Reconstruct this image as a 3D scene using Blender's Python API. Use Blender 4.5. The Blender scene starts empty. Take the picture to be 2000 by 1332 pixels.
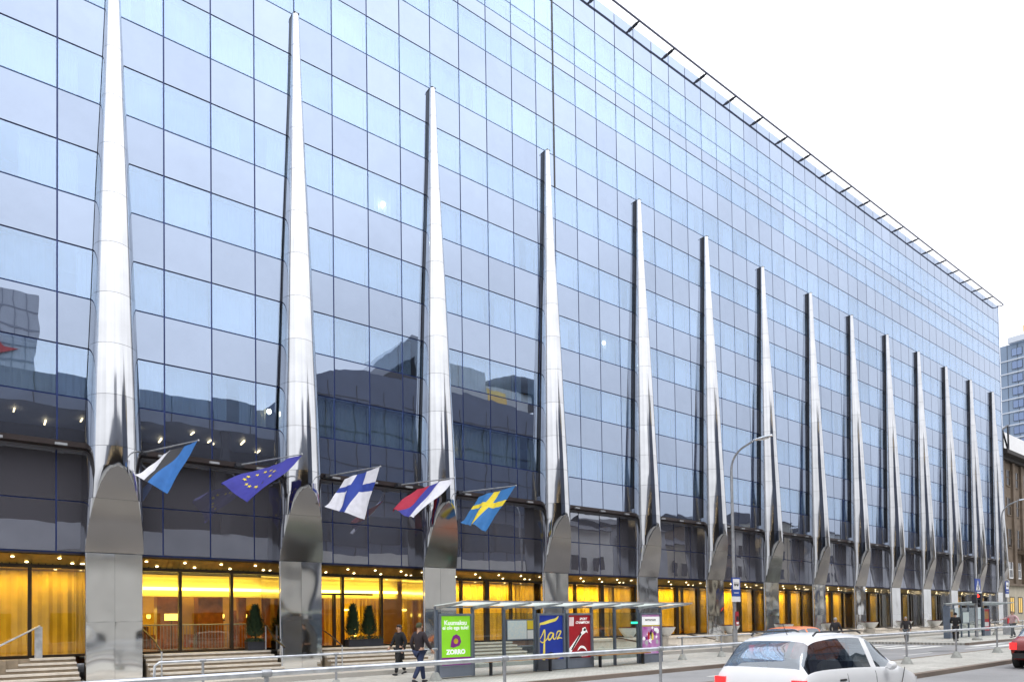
import bpy, bmesh, math, random
from mathutils import Vector, Matrix, noise
random.seed(7)
R = math.radians
S = bpy.context.scene
COL = S.collection

# ---------------------------------------------------------------- camera
YAW, PITCH, ROLL, CX, CY, FOC = 0.9122, 0.0231, -0.0146, 1000.0, 1184.35, 1333.0
CAM = Vector((0, 0, 1.70))
fw = Vector((math.cos(YAW)*math.cos(PITCH), math.sin(YAW)*math.cos(PITCH), math.sin(PITCH)))
rt0 = Vector((math.sin(YAW), -math.cos(YAW), 0)); up0 = rt0.cross(fw)
rt = rt0*math.cos(ROLL) + up0*math.sin(ROLL)
up = -rt0*math.sin(ROLL) + up0*math.cos(ROLL)
cam_data = bpy.data.cameras.new('camera')
cam = bpy.data.objects.new('camera', cam_data); COL.objects.link(cam)
M3 = Matrix((rt, up, -fw)).transposed()
cam.matrix_world = Matrix.Translation(CAM) @ M3.to_4x4()
cam_data.sensor_width = 36; cam_data.lens = FOC/2000*36
cam_data.shift_y = (CY-666)/2000
cam_data.clip_start = 0.1; cam_data.clip_end = 3000
S.camera = cam
def proj(p):
    d = Vector(p) - CAM; z = d.dot(fw)
    if z < .1: return (-9e9, -9e9, z)
    return (CX + FOC*d.dot(rt)/z, CY - FOC*d.dot(up)/z, z)

# ---------------------------------------------------------------- world, sun, exposure
W = bpy.data.worlds.new('World'); S.world = W; W.use_nodes = True
nt = W.node_tree; nt.nodes.clear()
sky = nt.nodes.new('ShaderNodeTexSky'); sky.sky_type = 'NISHITA'; sky.sun_disc = False
SUN_EL, SUN_AZ = R(62), R(200)
sky.sun_elevation = SUN_EL; sky.sun_rotation = SUN_AZ; sky.dust_density = 6; sky.air_density = 1.0; sky.ozone_density = 1
hs = nt.nodes.new('ShaderNodeHueSaturation'); hs.inputs['Saturation'].default_value = 0.10
mx = nt.nodes.new('ShaderNodeMix'); mx.data_type = 'RGBA'; mx.inputs[0].default_value = 0.80   # the even cloud deck over the clear sky
# overcast deck: three times brighter overhead than at the horizon, with faint cloud mottling
wtc = nt.nodes.new('ShaderNodeTexCoord'); wsx = nt.nodes.new('ShaderNodeSeparateXYZ'); wmx = nt.nodes.new('ShaderNodeMath'); wmx.operation = 'MAXIMUM'; wmx.inputs[1].default_value = 0
wma = nt.nodes.new('ShaderNodeMath'); wma.operation = 'MULTIPLY_ADD'; wma.inputs[1].default_value = .76; wma.inputs[2].default_value = .24
wno = nt.nodes.new('ShaderNodeTexNoise'); wno.inputs['Scale'].default_value = 3.2; wno.inputs['Detail'].default_value = 4
wnm = nt.nodes.new('ShaderNodeMath'); wnm.operation = 'MULTIPLY_ADD'; wnm.inputs[1].default_value = .7; wnm.inputs[2].default_value = .65
wpr = nt.nodes.new('ShaderNodeMath'); wpr.operation = 'MULTIPLY'
wvs = nt.nodes.new('ShaderNodeVectorMath'); wvs.operation = 'SCALE'; wvs.inputs[0].default_value = (31.0, 31.6, 33.2)
nt.links.new(wtc.outputs['Generated'], wsx.inputs[0]); nt.links.new(wsx.outputs['Z'], wmx.inputs[0]); nt.links.new(wmx.outputs[0], wma.inputs[0])
nt.links.new(wtc.outputs['Generated'], wno.inputs['Vector']); nt.links.new(wno.outputs['Fac'], wnm.inputs[0])
nt.links.new(wma.outputs[0], wpr.inputs[0]); nt.links.new(wnm.outputs[0], wpr.inputs[1]); nt.links.new(wpr.outputs[0], wvs.inputs[3])
nt.links.new(wvs.outputs[0], mx.inputs[7])
bg = nt.nodes.new('ShaderNodeBackground'); bg.inputs['Strength'].default_value = 0.10
wo = nt.nodes.new('ShaderNodeOutputWorld')
nt.links.new(sky.outputs[0], hs.inputs['Color']); nt.links.new(hs.outputs[0], mx.inputs[6])
nt.links.new(mx.outputs[2], bg.inputs['Color']); nt.links.new(bg.outputs[0], wo.inputs['Surface'])
sd = bpy.data.lights.new('sun', 'SUN'); sd.energy = 0.7; sd.angle = R(25); sd.color = (1, .97, .93)
so = bpy.data.objects.new('sun', sd); COL.objects.link(so)
sdir = Vector((math.sin(SUN_AZ)*math.cos(SUN_EL), math.cos(SUN_AZ)*math.cos(SUN_EL), math.sin(SUN_EL)))
so.rotation_euler = sdir.to_track_quat('Z', 'Y').to_euler()
S.view_settings.view_transform = 'Standard'; S.view_settings.look = 'None'
S.view_settings.exposure = 0.15; S.view_settings.gamma = 1; S.view_settings.use_curve_mapping = False
S.render.engine = 'CYCLES'
S.cycles.max_bounces = 10; S.cycles.glossy_bounces = 6; S.cycles.transparent_max_bounces = 16; S.cycles.diffuse_bounces = 4
S.cycles.sample_clamp_indirect = 6; S.cycles.caustics_reflective = False; S.cycles.caustics_refractive = False
S.cycles.use_denoising = True

# ---------------------------------------------------------------- materials
MATS = {}
def newmat(name):
    m = bpy.data.materials.new(name); m.use_nodes = True; t = m.node_tree; t.nodes.clear()
    o = t.nodes.new('ShaderNodeOutputMaterial'); MATS[name] = m
    return m, t, o
def obj_coord(t, scale=1.0, rnd=True):
    tc = t.nodes.new('ShaderNodeTexCoord')
    if not rnd: return tc.outputs['Object']
    oi = t.nodes.new('ShaderNodeObjectInfo')
    va = t.nodes.new('ShaderNodeVectorMath'); va.operation = 'SCALE'; va.inputs[3].default_value = 57.3
    cb = t.nodes.new('ShaderNodeCombineXYZ')
    for i in range(3): t.links.new(oi.outputs['Random'], cb.inputs[i])
    t.links.new(cb.outputs[0], va.inputs[0])
    ad = t.nodes.new('ShaderNodeVectorMath'); ad.operation = 'ADD'
    t.links.new(tc.outputs['Object'], ad.inputs[0]); t.links.new(va.outputs[0], ad.inputs[1])
    return ad.outputs[0]
def noise_node(t, co, scale, detail=2.0, rough=.5):
    n = t.nodes.new('ShaderNodeTexNoise'); n.inputs['Scale'].default_value = scale
    n.inputs['Detail'].default_value = detail; n.inputs['Roughness'].default_value = rough
    t.links.new(co, n.inputs['Vector']); return n
def bump_node(t, h, dist, strength=1.0):
    b = t.nodes.new('ShaderNodeBump'); b.inputs['Distance'].default_value = dist; b.inputs['Strength'].default_value = strength
    t.links.new(h, b.inputs['Height']); return b
def pm(name, col, rough=.6, metal=0., var=.12, scale=3., bump=0., bscale=None, emit=None, estr=0., spec=.5, rnd=False, col2=None, detail=4., bdetail=3.):
    m, t, o = newmat(name)
    p = t.nodes.new('ShaderNodeBsdfPrincipled')
    p.inputs['Roughness'].default_value = rough; p.inputs['Metallic'].default_value = metal
    p.inputs['Specular IOR Level'].default_value = spec
    co = obj_coord(t, rnd=rnd)
    if var > 0:
        n = noise_node(t, co, scale, detail)
        r = t.nodes.new('ShaderNodeValToRGB')
        c2 = col2 or tuple(min(1, c*(1+var)) for c in col); c1 = col if col2 else tuple(c*(1-var) for c in col)
        r.color_ramp.elements[0].color = (*c1, 1); r.color_ramp.elements[1].color = (*c2, 1)
        r.color_ramp.elements[0].position = .3; r.color_ramp.elements[1].position = .7
        t.links.new(n.outputs['Fac'], r.inputs[0]); t.links.new(r.outputs[0], p.inputs['Base Color'])
    else: p.inputs['Base Color'].default_value = (*col, 1)
    if bump > 0:
        n2 = noise_node(t, co, bscale or scale*4, bdetail)
        t.links.new(bump_node(t, n2.outputs['Fac'], bump).outputs[0], p.inputs['Normal'])
    if emit:
        p.inputs['Emission Color'].default_value = (*emit, 1); p.inputs['Emission Strength'].default_value = estr
    t.links.new(p.outputs[0], o.inputs['Surface'])
    return m
def glassmat(name, refl, base_fac, trans=None, diff=None, bump=.0012, bscale=.9, rough=0., power=5.):
    """Coated glass: mirror share grows towards grazing view; the rest is see-through (trans) or a painted back (diff)."""
    m, t, o = newmat(name)
    lw = t.nodes.new('ShaderNodeLayerWeight'); lw.inputs['Blend'].default_value = .5
    pw = t.nodes.new('ShaderNodeMath'); pw.operation = 'POWER'; pw.inputs[1].default_value = power
    ma = t.nodes.new('ShaderNodeMath'); ma.operation = 'MULTIPLY_ADD'
    ma.inputs[1].default_value = 1-base_fac; ma.inputs[2].default_value = base_fac; ma.use_clamp = True
    t.links.new(lw.outputs['Facing'], pw.inputs[0]); t.links.new(pw.outputs[0], ma.inputs[0])
    g = t.nodes.new('ShaderNodeBsdfGlossy'); g.inputs['Roughness'].default_value = rough
    cm = t.nodes.new('ShaderNodeMix'); cm.data_type = 'RGBA'
    t.links.new(pw.outputs[0], cm.inputs[0]); cm.inputs[6].default_value = (*refl, 1); cm.inputs[7].default_value = (1, 1, 1, 1)
    # coating batch and dust: each pane a little lighter or darker than its neighbour
    oi = t.nodes.new('ShaderNodeObjectInfo'); dn = noise_node(t, obj_coord(t), 1.7, 4, .6)
    m1 = t.nodes.new('ShaderNodeMath'); m1.operation = 'MULTIPLY_ADD'; m1.inputs[1].default_value = .13; m1.inputs[2].default_value = .89
    m2 = t.nodes.new('ShaderNodeMath'); m2.operation = 'MULTIPLY_ADD'; m2.inputs[1].default_value = .12
    t.links.new(oi.outputs['Random'], m1.inputs[0]); t.links.new(dn.outputs['Fac'], m2.inputs[0]); t.links.new(m1.outputs[0], m2.inputs[2])
    hv = t.nodes.new('ShaderNodeHueSaturation'); t.links.new(m2.outputs[0], hv.inputs['Value']); t.links.new(cm.outputs[2], hv.inputs['Color'])
    t.links.new(hv.outputs[0], g.inputs['Color'])
    if bump > 0:
        co = obj_coord(t); n = noise_node(t, co, bscale, 1.5)
        t.links.new(bump_node(t, n.outputs['Fac'], bump).outputs[0], g.inputs['Normal'])
    if trans:
        b = t.nodes.new('ShaderNodeBsdfTransparent'); b.inputs['Color'].default_value = (*trans, 1)
    else:
        b = t.nodes.new('ShaderNodeBsdfDiffuse'); b.inputs['Color'].default_value = (*diff, 1)
    ms = t.nodes.new('ShaderNodeMixShader')
    t.links.new(ma.outputs[0], ms.inputs[0]); t.links.new(b.outputs[0], ms.inputs[1]); t.links.new(g.outputs[0], ms.inputs[2])
    t.links.new(ms.outputs[0], o.inputs['Surface'])
    return m
def emis(name, col, st):
    m, t, o = newmat(name); e = t.nodes.new('ShaderNodeEmission')
    e.inputs[0].default_value = (*col, 1); e.inputs[1].default_value = st
    t.links.new(e.outputs[0], o.inputs['Surface']); return m

m_win = glassmat('window_glass', (.65, .78, .96), .36, trans=(.72, .82, .92), bump=.0030, bscale=.8)
m_span = glassmat('spandrel_glass', (.66, .78, .99), .43, diff=(.062, .068, .092), bump=.0028, bscale=.8)
m_band = glassmat('band_glass', (.72, .76, .86), .40, diff=(.098, .096, .115), bump=.0028, bscale=.8)
m_lobby = glassmat('lobby_glass', (.95, .95, .85), .055, trans=(.95, .92, .78), bump=.0015)
m_shel = glassmat('shelter_glass', (.9, .95, 1), .07, trans=(.84, .90, .89), bump=0)
m_chrome = pm('polished_steel', (.56, .565, .58), .075, 1., var=.10, scale=.8, bump=.005, bscale=.9, rnd=True, bdetail=.5)
m_dent = pm('dented_steel', (.86, .86, .85), .07, 1., var=.05, scale=1., bump=.034, bscale=.95, rnd=True, bdetail=.0)
m_facet = pm('darkened_facet_steel', (.33, .31, .295), .14, 1., var=.05, scale=1., bump=.016, bscale=.9, rnd=True, bdetail=.3)  # base steel with the dark ground's reflection put into its colour
m_fin = pm('black_metal', (.012, .011, .013), .35, .0, var=.2)
m_mull = pm('blue_black_frame', (.022, .045, .18), .4, .2, var=.15)
m_rail = pm('rail_paint', (.16, .17, .24), .4, .3, var=.1)
m_ledge = pm('brown_metal', (.045, .034, .034), .35, .4, var=.25, scale=1.5)
m_core = pm('room_plaster', (.20, .22, .25), .9, var=.1)
m_slab = pm('slab', (.06, .06, .07), .9, var=.1)
m_curt = pm('curtain_white', (.66, .68, .69), .9, var=.06, scale=2)
m_curt2 = pm('curtain_beige', (.70, .62, .47), .9, var=.08, scale=2)
m_gold = pm('gold_curtain', (.74, .52, .07), .75, var=.22, scale=1.1)
m_wood = pm('red_wood', (.30, .10, .025), .35, var=.35, scale=4)
m_lobbywall = pm('lobby_plaster', (.68, .46, .12), .6, var=.1)
m_lceil = pm('lobby_ceiling', (.70, .60, .25), .6, var=.06)
m_soffit = pm('slatted_soffit', (.45, .32, .08), .30, .7, var=.2)
m_bronze = pm('bronze_frame', (.05, .036, .022), .35, .6, var=.2)
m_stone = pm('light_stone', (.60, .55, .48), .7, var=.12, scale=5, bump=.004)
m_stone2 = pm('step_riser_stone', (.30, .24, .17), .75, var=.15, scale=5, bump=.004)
m_glow = emis('warm_lamp', (1, .74, .16), 11)
m_spot = emis('downlight', (1, .82, .5), 8)
m_lamp = emis('lamp_shade', (1, .72, .15), 3.2)
m_tube = emis('tube_light', (1, .72, .35), 8)
m_roomlamp = emis('room_lamp', (1, .85, .55), 12)
m_dark = pm('charcoal_paint', (.02, .022, .03), .5, var=.2)
m_grey = pm('shelter_paint', (.13, .16, .215), .45, .2, var=.12)
m_greyl = pm('panel_grey', (.19, .215, .27), .5, .1, var=.1)
m_galv = pm('galvanised_steel', (.55, .57, .60), .38, .75, var=.18, scale=6, bump=.001)
m_galvd = pm('weathered_galvanised', (.34, .35, .37), .5, .6, var=.2, scale=6)
m_conc = pm('concrete', (.33, .34, .32), .9, var=.18, scale=6, bump=.006)
m_white = pm('white_paint', (.80, .80, .80), .5, var=.04)
m_bowl = pm('white_planter', (.72, .72, .70), .5, var=.06)
m_black = pm('black_print', (.012, .012, .014), .6, var=.1)
m_blue = pm('sign_blue', (.015, .06, .33), .45, var=.06)
m_yel = pm('yellow_print', (.80, .58, .03), .6, var=.05)
m_green = pm('green_print', (.22, .56, .02), .5, var=.2, scale=1.2, emit=(.22, .56, .02), estr=.55)
m_purp = pm('purple_print', (.17, .012, .17), .5, var=.1, emit=(.17, .012, .17), estr=.5)
m_mag = pm('magenta_print', (.42, .04, .36), .5, var=.5, scale=3, col2=(.62, .55, .70), emit=(.42, .1, .38), estr=.3)
m_navy = pm('navy_print', (.012, .035, .30), .5, var=.1, emit=(.012, .035, .30), estr=.35)
m_goldp = pm('gold_print', (.74, .60, .10), .45, var=.2, emit=(.74, .60, .10), estr=.4)
m_red = pm('red_print', (.50, .008, .02), .5, var=.3, scale=1.1, col2=(.10, .01, .015), emit=(.5, .01, .02), estr=.25)
m_wprint = pm('white_print', (.80, .80, .80), .5, var=.03, emit=(1, 1, 1), estr=.45)
m_map = pm('map_print', (.62, .74, .80), .5, var=.2, scale=18, col2=(.80, .82, .78))
m_bench = pm('bench_wood', (.42, .22, .08), .55, var=.25, scale=8)
m_leaf = pm('conifer_green', (.026, .055, .022), .8, var=.4, scale=9)
m_redflower = pm('red_foliage', (.12, .03, .02), .8, var=.4, scale=20)
m_soil = pm('soil', (.03, .02, .014), .95, var=.3)
m_cloth = {k: pm('flag_'+k, c, .8, var=.08, scale=6) for k, c in dict(blue=(.025, .13, .38), black=(.03, .03, .035), white=(.62, .62, .68),
           eu=(.03, .03, .25), fin=(.018, .045, .28), red=(.33, .012, .04), rblue=(.035, .04, .26), swe=(.025, .14, .36), yellow=(.66, .52, .03)).items()}
m_greenled = emis('green_sign_light', (.05, .9, .5), 1.6)
m_redled = emis('red_signal', (1, .03, .02), 5)

def backlit(name, col, st, **k):
    return pm(name, col, .4, emit=col, estr=st, **k)
def ground_mat(name, col, sc, bump, patch=.25):
    m, t, o = newmat(name); p = t.nodes.new('ShaderNodeBsdfPrincipled'); p.inputs['Roughness'].default_value = .85
    co = obj_coord(t, rnd=False)
    a = noise_node(t, co, .35, 5, .6); b = noise_node(t, co, sc, 3)
    mul = t.nodes.new('ShaderNodeMath'); mul.operation = 'ADD'
    t.links.new(a.outputs['Fac'], mul.inputs[0]); t.links.new(b.outputs['Fac'], mul.inputs[1])
    r = t.nodes.new('ShaderNodeValToRGB'); r.color_ramp.elements[0].position = .35; r.color_ramp.elements[1].position = .65
    hf = t.nodes.new('ShaderNodeMath'); hf.operation = 'MULTIPLY'; hf.inputs[1].default_value = .5
    t.links.new(mul.outputs[0], hf.inputs[0]); t.links.new(hf.outputs[0], r.inputs[0])
    r.color_ramp.elements[0].color = (*[c*(1-patch) for c in col], 1); r.color_ramp.elements[1].color = (*[c*(1+patch) for c in col], 1)
    t.links.new(r.outputs[0], p.inputs['Base Color'])
    t.links.new(bump_node(t, b.outputs['Fac'], bump).outputs[0], p.inputs['Normal'])
    t.links.new(p.outputs[0], o.inputs['Surface']); return m
def paving_mat(name, col, w, h):
    m, t, o = newmat(name); p = t.nodes.new('ShaderNodeBsdfPrincipled'); p.inputs['Roughness'].default_value = .8
    co = obj_coord(t, rnd=False)
    br = t.nodes.new('ShaderNodeTexBrick'); br.inputs['Scale'].default_value = 1; br.inputs['Mortar Size'].default_value = .006
    br.inputs['Brick Width'].default_value = w; br.inputs['Row Height'].default_value = h
    br.inputs['Color1'].default_value = (*[c*.9 for c in col], 1); br.inputs['Color2'].default_value = (*[c*1.08 for c in col], 1)
    br.inputs['Mortar'].default_value = (*[c*.6 for c in col], 1)
    t.links.new(co, br.inputs['Vector'])
    a = noise_node(t, co, .6, 5, .65)
    mm = t.nodes.new('ShaderNodeMix'); mm.data_type = 'RGBA'; mm.blend_type = 'MULTIPLY'; mm.inputs[0].default_value = .55
    t.links.new(br.outputs['Color'], mm.inputs[6])
    r = t.nodes.new('ShaderNodeValToRGB'); r.color_ramp.elements[0].color = (.45, .44, .43, 1); r.color_ramp.elements[1].color = (1, 1, 1, 1)
    r.color_ramp.elements[0].position = .3; r.color_ramp.elements[1].position = .65
    t.links.new(a.outputs['Fac'], r.inputs[0]); t.links.new(r.outputs[0], mm.inputs[7])
    t.links.new(mm.outputs[2], p.inputs['Base Color'])
    t.links.new(bump_node(t, br.outputs['Fac'], -.004).outputs[0], p.inputs['Normal'])
    t.links.new(p.outputs[0], o.inputs['Surface']); return m
m_asph = ground_mat('asphalt', (.25, .25, .255), 60, .004)
m_pave = paving_mat('pavers', (.52, .51, .47), .20, .10)
m_fore = paving_mat('stone_flags', (.52, .49, .44), .60, .60)
m_kerb = ground_mat('granite_kerb', (.20, .16, .13), 40, .004, .35)
m_kerbl = ground_mat('pale_kerb', (.36, .34, .31), 40, .004, .2)
m_line = ground_mat('road_paint', (.62, .62, .60), 30, .002, .12)

# ---------------------------------------------------------------- mesh helpers
class MB:
    def __init__(s): s.v = []; s.f = []; s.m = []
    def add(s, vs, fs, mi=0):
        n = len(s.v); s.v += [tuple(v) for v in vs]
        s.f += [tuple(i+n for i in f) for f in fs]; s.m += [mi]*len(fs); return s
    def box(s, x0, x1, y0, y1, z0, z1, mi=0):
        if x0 > x1: x0, x1 = x1, x0
        if y0 > y1: y0, y1 = y1, y0
        if z0 > z1: z0, z1 = z1, z0
        v = [(x0,y0,z0),(x1,y0,z0),(x1,y1,z0),(x0,y1,z0),(x0,y0,z1),(x1,y0,z1),(x1,y1,z1),(x0,y1,z1)]
        return s.add(v, [(0,3,2,1),(4,5,6,7),(0,1,5,4),(1,2,6,5),(2,3,7,6),(3,0,4,7)], mi)
    def tube(s, pts, r, n=10, mi=0, caps=True):
        pts = [Vector(p) for p in pts]; rs = r if isinstance(r, (list, tuple)) else [r]*len(pts)
        rings = []; prev = None
        for i, p in enumerate(pts):
            t = (pts[min(i+1, len(pts)-1)] - pts[max(i-1, 0)]).normalized()
            if prev is None:
                a = Vector((0, 0, 1)) if abs(t.z) < .9 else Vector((1, 0, 0))
                u = t.cross(a).normalized()
            else:
                u = (prev - t*prev.dot(t)).normalized()
            prev = u; w = t.cross(u)
            rings.append([p + (u*math.cos(2*math.pi*k/n) + w*math.sin(2*math.pi*k/n))*rs[i] for k in range(n)])
        vs = [v for rg in rings for v in rg]; fs = []
        for i in range(len(pts)-1):
            for k in range(n):
                fs.append((i*n+k, i*n+(k+1) % n, (i+1)*n+(k+1) % n, (i+1)*n+k))
        if caps:
            fs.append(tuple(range(n))[::-1]); fs.append(tuple((len(pts)-1)*n+k for k in range(n)))
        return s.add(vs, fs, mi)
    def lathe(s, prof, n=16, c=(0, 0, 0), mi=0):
        vs = []; fs = []
        for r, z in prof:
            for k in range(n):
                a = 2*math.pi*k/n; vs.append((c[0]+r*math.cos(a), c[1]+r*math.sin(a), c[2]+z))
        for i in range(len(prof)-1):
            for k in range(n): fs.append((i*n+k, i*n+(k+1) % n, (i+1)*n+(k+1) % n, (i+1)*n+k))
        fs.append(tuple(range(n))[::-1]); fs.append(tuple((len(prof)-1)*n+k for k in range(n)))
        return s.add(vs, fs, mi)
    def prism(s, poly, axis, a, b, mi=0):
        """extrude a 2-D polygon along an axis ('x','y','z') from a to b"""
        def P(u, v, w): return {'x': (w, u, v), 'y': (u, w, v), 'z': (u, v, w)}[axis]
        n = len(poly); vs = [P(u, v, a) for u, v in poly] + [P(u, v, b) for u, v in poly]
        fs = [tuple(range(n)), tuple(range(n, 2*n))[::-1]] + [(i, n+i, n+(i+1) % n, (i+1) % n) for i in range(n)]
        return s.add(vs, fs, mi)
    def mesh(s, name, mats, smooth=False, fix=True):
        me = bpy.data.meshes.new(name); me.from_pydata(s.v, [], s.f)
        for m in (mats if isinstance(mats, (list, tuple)) else [mats]): me.materials.append(m)
        if any(s.m): me.polygons.foreach_set('material_index', s.m)
        if fix:
            bm = bmesh.new(); bm.from_mesh(me); bmesh.ops.recalc_face_normals(bm, faces=bm.faces); bm.to_mesh(me); bm.free()
        if smooth:
            me.polygons.foreach_set('use_smooth', [True]*len(me.polygons)); me.set_sharp_from_angle(angle=R(38))
        me.update(); return me
    def build(s, name, mats, parent=None, smooth=False, **k):
        return link(name, s.mesh(name, mats, smooth), parent, **k)
def link(name, me, parent=None, loc=None, rot=None, label=None, cat=None, group=None, kind=None):
    o = bpy.data.objects.new(name, me); COL.objects.link(o)
    if parent is not None: o.parent = parent
    if loc is not None: o.location = loc
    if rot is not None: o.rotation_euler = rot
    tag(o, label, cat, group, kind); return o
def tag(o, label=None, cat=None, group=None, kind=None):
    if label: o['label'] = label
    if cat: o['category'] = cat
    if group: o['group'] = group
    if kind: o['kind'] = kind
    return o
def thing(name, label, cat, loc=(0, 0, 0), rz=0, group=None):
    return link(name, None, None, loc, (0, 0, rz), label, cat, group)
def box(name, m, parent, *a, **k): return MB().box(*a).build(name, m, parent, **k)
def copy_tree(o, parent=None):
    c = o.copy(); COL.objects.link(c)
    if parent is not None: c.parent = parent
    for ch in list(o.children): copy_tree(ch, c)
    return c
def gz(x): return .006*(max(-40, min(140, x)) - 12)
TXT = {}
def text_mesh(s, size, m, align='CENTER', shear=0., ext=.002, ox=1.0):
    cu = bpy.data.curves.new('lettering', 'FONT'); cu.body = s; cu.size = size; cu.align_x = align; cu.align_y = 'CENTER'
    cu.extrude = ext; cu.shear = shear; cu.offset = size*.022*ox; cu.resolution_u = 3
    ob = bpy.data.objects.new('tmp', cu); COL.objects.link(ob)
    dg = bpy.context.evaluated_depsgraph_get(); me = bpy.data.meshes.new_from_object(ob.evaluated_get(dg))
    bpy.data.objects.remove(ob); me.materials.clear(); me.materials.append(m); return me
def text(s, size, m, parent, x, y, z, **k):
    return link('lettering', text_mesh(s, size, m, **k), parent, (x, y, z), (R(90), 0, 0))

# ================================================================ SETTING: ground
def strip(name, m, x0, x1, y0, y1, dz, thick=0., step=6., kind='structure', parent=None):
    n = max(1, int(abs(x1-x0)/step)); b = MB(); vs = []
    for i in range(n+1):
        x = x0+(x1-x0)*i/n; z = gz(x)+dz
        vs += [(x, y0, z), (x, y1, z), (x, y0, z-thick), (x, y1, z-thick)]
    fs = []
    for i in range(n):
        a, c = 4*i, 4*(i+1)
        fs.append((a, c, c+1, a+1))
        if thick: fs += [(a+2, c+2, c, a), (a+1, c+1, c+3, a+3), (a+3, c+3, c+2, a+2)]
    if thick: fs += [(0, 1, 3, 2), (4*n, 4*n+2, 4*n+3, 4*n+1)]
    b.add(vs, fs); return b.build(name, m, parent, kind=kind)
g = MB()
vs = []; xs = [-600, -200, -40] + list(range(-30, 141, 10)) + [200, 400, 900]
for x in xs: vs += [(x, -500, gz(x)-.16), (x, 900, gz(x)-.16)]
g.add(vs, [(2*i, 2*i+2, 2*i+3, 2*i+1) for i in range(len(xs)-1)]).build('ground', m_asph, kind='structure')
strip('road', m_asph, -40, 140, -6, 23.5, -.125)
strip('pavement', m_pave, -40, 28.3, 15.35, 21.0, 0, .3)
strip('kerb', m_kerb, -40, 28.3, 15.15, 15.345, .004, .3)
strip('kerb', m_kerbl, 28.305, 28.5, 15.15, 21.0, .004, .3)
strip('pavement', m_pave, 43.4, 140, 14.75, 23.6, 0, .3)
strip('kerb', m_kerb, 43.4, 140, 14.55, 14.745, .004, .3)
strip('pavement', m_fore, -14, 86, 21.2, 30, .14, .4)
strip('kerb', m_kerbl, -14, 86, 21.005, 21.195, .146, .4)
strip('pavement', m_pave, -40, 140, 8.62, 11.3, 0, .3)
strip('kerb', m_kerb, -40, 140, 8.4, 8.615, .004, .3)
strip('kerb', m_kerb, -40, 140, 11.305, 11.5, .004, .3)
strip('pavement', m_pave, -40, 140, -9.5, 1.0, 0, .3)
for i in range(9):
    y = 11.75+i*1.0
    if y+.5 < 14.5: strip('crosswalk_marking', m_line, 42.2, 46.6, y, y+.5, -.121)
for i in range(6):
    y = 15.2+i*1.0
    strip('crosswalk_marking', m_line, 37.6, 41.8, y, y+.5, -.121)
for i in range(20):
    x = -10+i*7.0
    strip('lane_marking', m_line, x, x+3, 13.2, 13.32, -.121)
    strip('lane_marking', m_line, x, x+3, 4.9, 5.02, -.121)
strip('lane_marking', m_line, 47.6, 47.9, 11.6, 14.4, -.121)

rs = random.Random(21)
m_patch = ground_mat('asphalt_patch', (.15, .15, .155), 60, .004)
for i, (x, y, w, h) in enumerate(((14, 13.0, 3.2, 1.3), (27, 12.2, 2.4, 1.6), (33, 5.8, 4.0, 1.1), (20.5, 3.9, 3.0, 1.2), (36.5, 13.4, 2.0, 1.0), (31, 17.2, 3.4, 1.5))):
    pl_ = [(x+w*.5*math.cos(a*.524)*(.9+.15*rs.random()), y+h*.5*math.sin(a*.524)*(.9+.15*rs.random())) for a in range(12)]
    MB().add([(u, v, gz(u)-.1222) for u, v in pl_], [tuple(range(12))]).build('road_patch', m_patch, kind='structure')
# ================================================================ HOTEL
D = 24.977; X0 = 3.257; JX = X0+12.762*1.5
colk = [0, 4, 8, 12.35] + [16.762+4*i for i in range(10)]
COLX = [X0+1.5*k for k in colk]
ks = list(range(-5, 13)) + [12.762+i for i in range(0, 43)]
VX = [X0+1.5*k for k in ks]; XL, XR = VX[0], VX[-1]
zj = lambda j: 7.31+1.5975*j
ROWS = [(zj(j), zj(j+1), 'w' if j % 2 else 's') for j in range(0, 13)] + [(zj(13), 29.50, 'w'), (29.50, 30.22, 's'), (30.22, 31.15, 'w'), (31.15, 32.72, 'w'), (32.72, 34.62, 's')]
hotel = thing('hotel_building', 'long mirror glass hotel with tapering steel columns and a golden lit ground floor', 'building')
ZF = .84; YG = D+.90
# frames
for x in VX:
    MB().box(x-.028, x+.028, D+.035, D+.11, 7.5, 34.62).build('mullion', m_mull, hotel)
MB().box(JX-.05, JX+.05, D-.012, D+.034, zj(10), 34.45).build('expansion_joint', m_dark, hotel)
for z in sorted({r[0] for r in ROWS} | {34.50}):
    MB().box(XL, XR, D+.038, D+.105, z-.028, z+.028).build('transom', m_mull, hotel)
# panes, ranked by how large they show
cells = []
for i in range(len(VX)-1):
    for (z0, z1, k) in ROWS:
        xc, zc = (VX[i]+VX[i+1])/2, (z0+z1)/2
        a, b = proj((VX[i], D, zc)), proj((VX[i+1], D, zc)); c, d = proj((xc, D, z0)), proj((xc, D, z1))
        ar = abs((b[0]-a[0])*(c[1]-d[1])); px = proj((xc, D, zc))
        vis = -60 < px[0] < 2060 and -60 < px[1] < 1390
        cells.append((ar if vis else ar*1e-4, VX[i]+.024, VX[i+1]-.024, z0+.024, z1-.024, k))
cells.sort(reverse=True)
PM = {}
def pane_mesh(w, h, t, m, name):
    key = (round(w, 3), round(h, 3), name)
    if key not in PM: PM[key] = MB().box(-w/2, w/2, -t/2, t/2, -h/2, h/2).mesh(name, m)
    return PM[key]
def curtain_mb(w, h, x0, x1, sheer=0, seed=0):
    rr = random.Random(seed); b = MB(); n = 22; vs = []; ph = rr.random()*6
    for i in range(n+1):
        x = x0+(x1-x0)*i/n; y = .022*math.sin(i*2.1+ph)+.015*math.sin(i*.9)
        vs += [(x, y, -h/2), (x, y, h/2)]
    return b.add(vs, [(2*i, 2*i+2, 2*i+3, 2*i+1) for i in range(n)])
CM = {}
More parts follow.
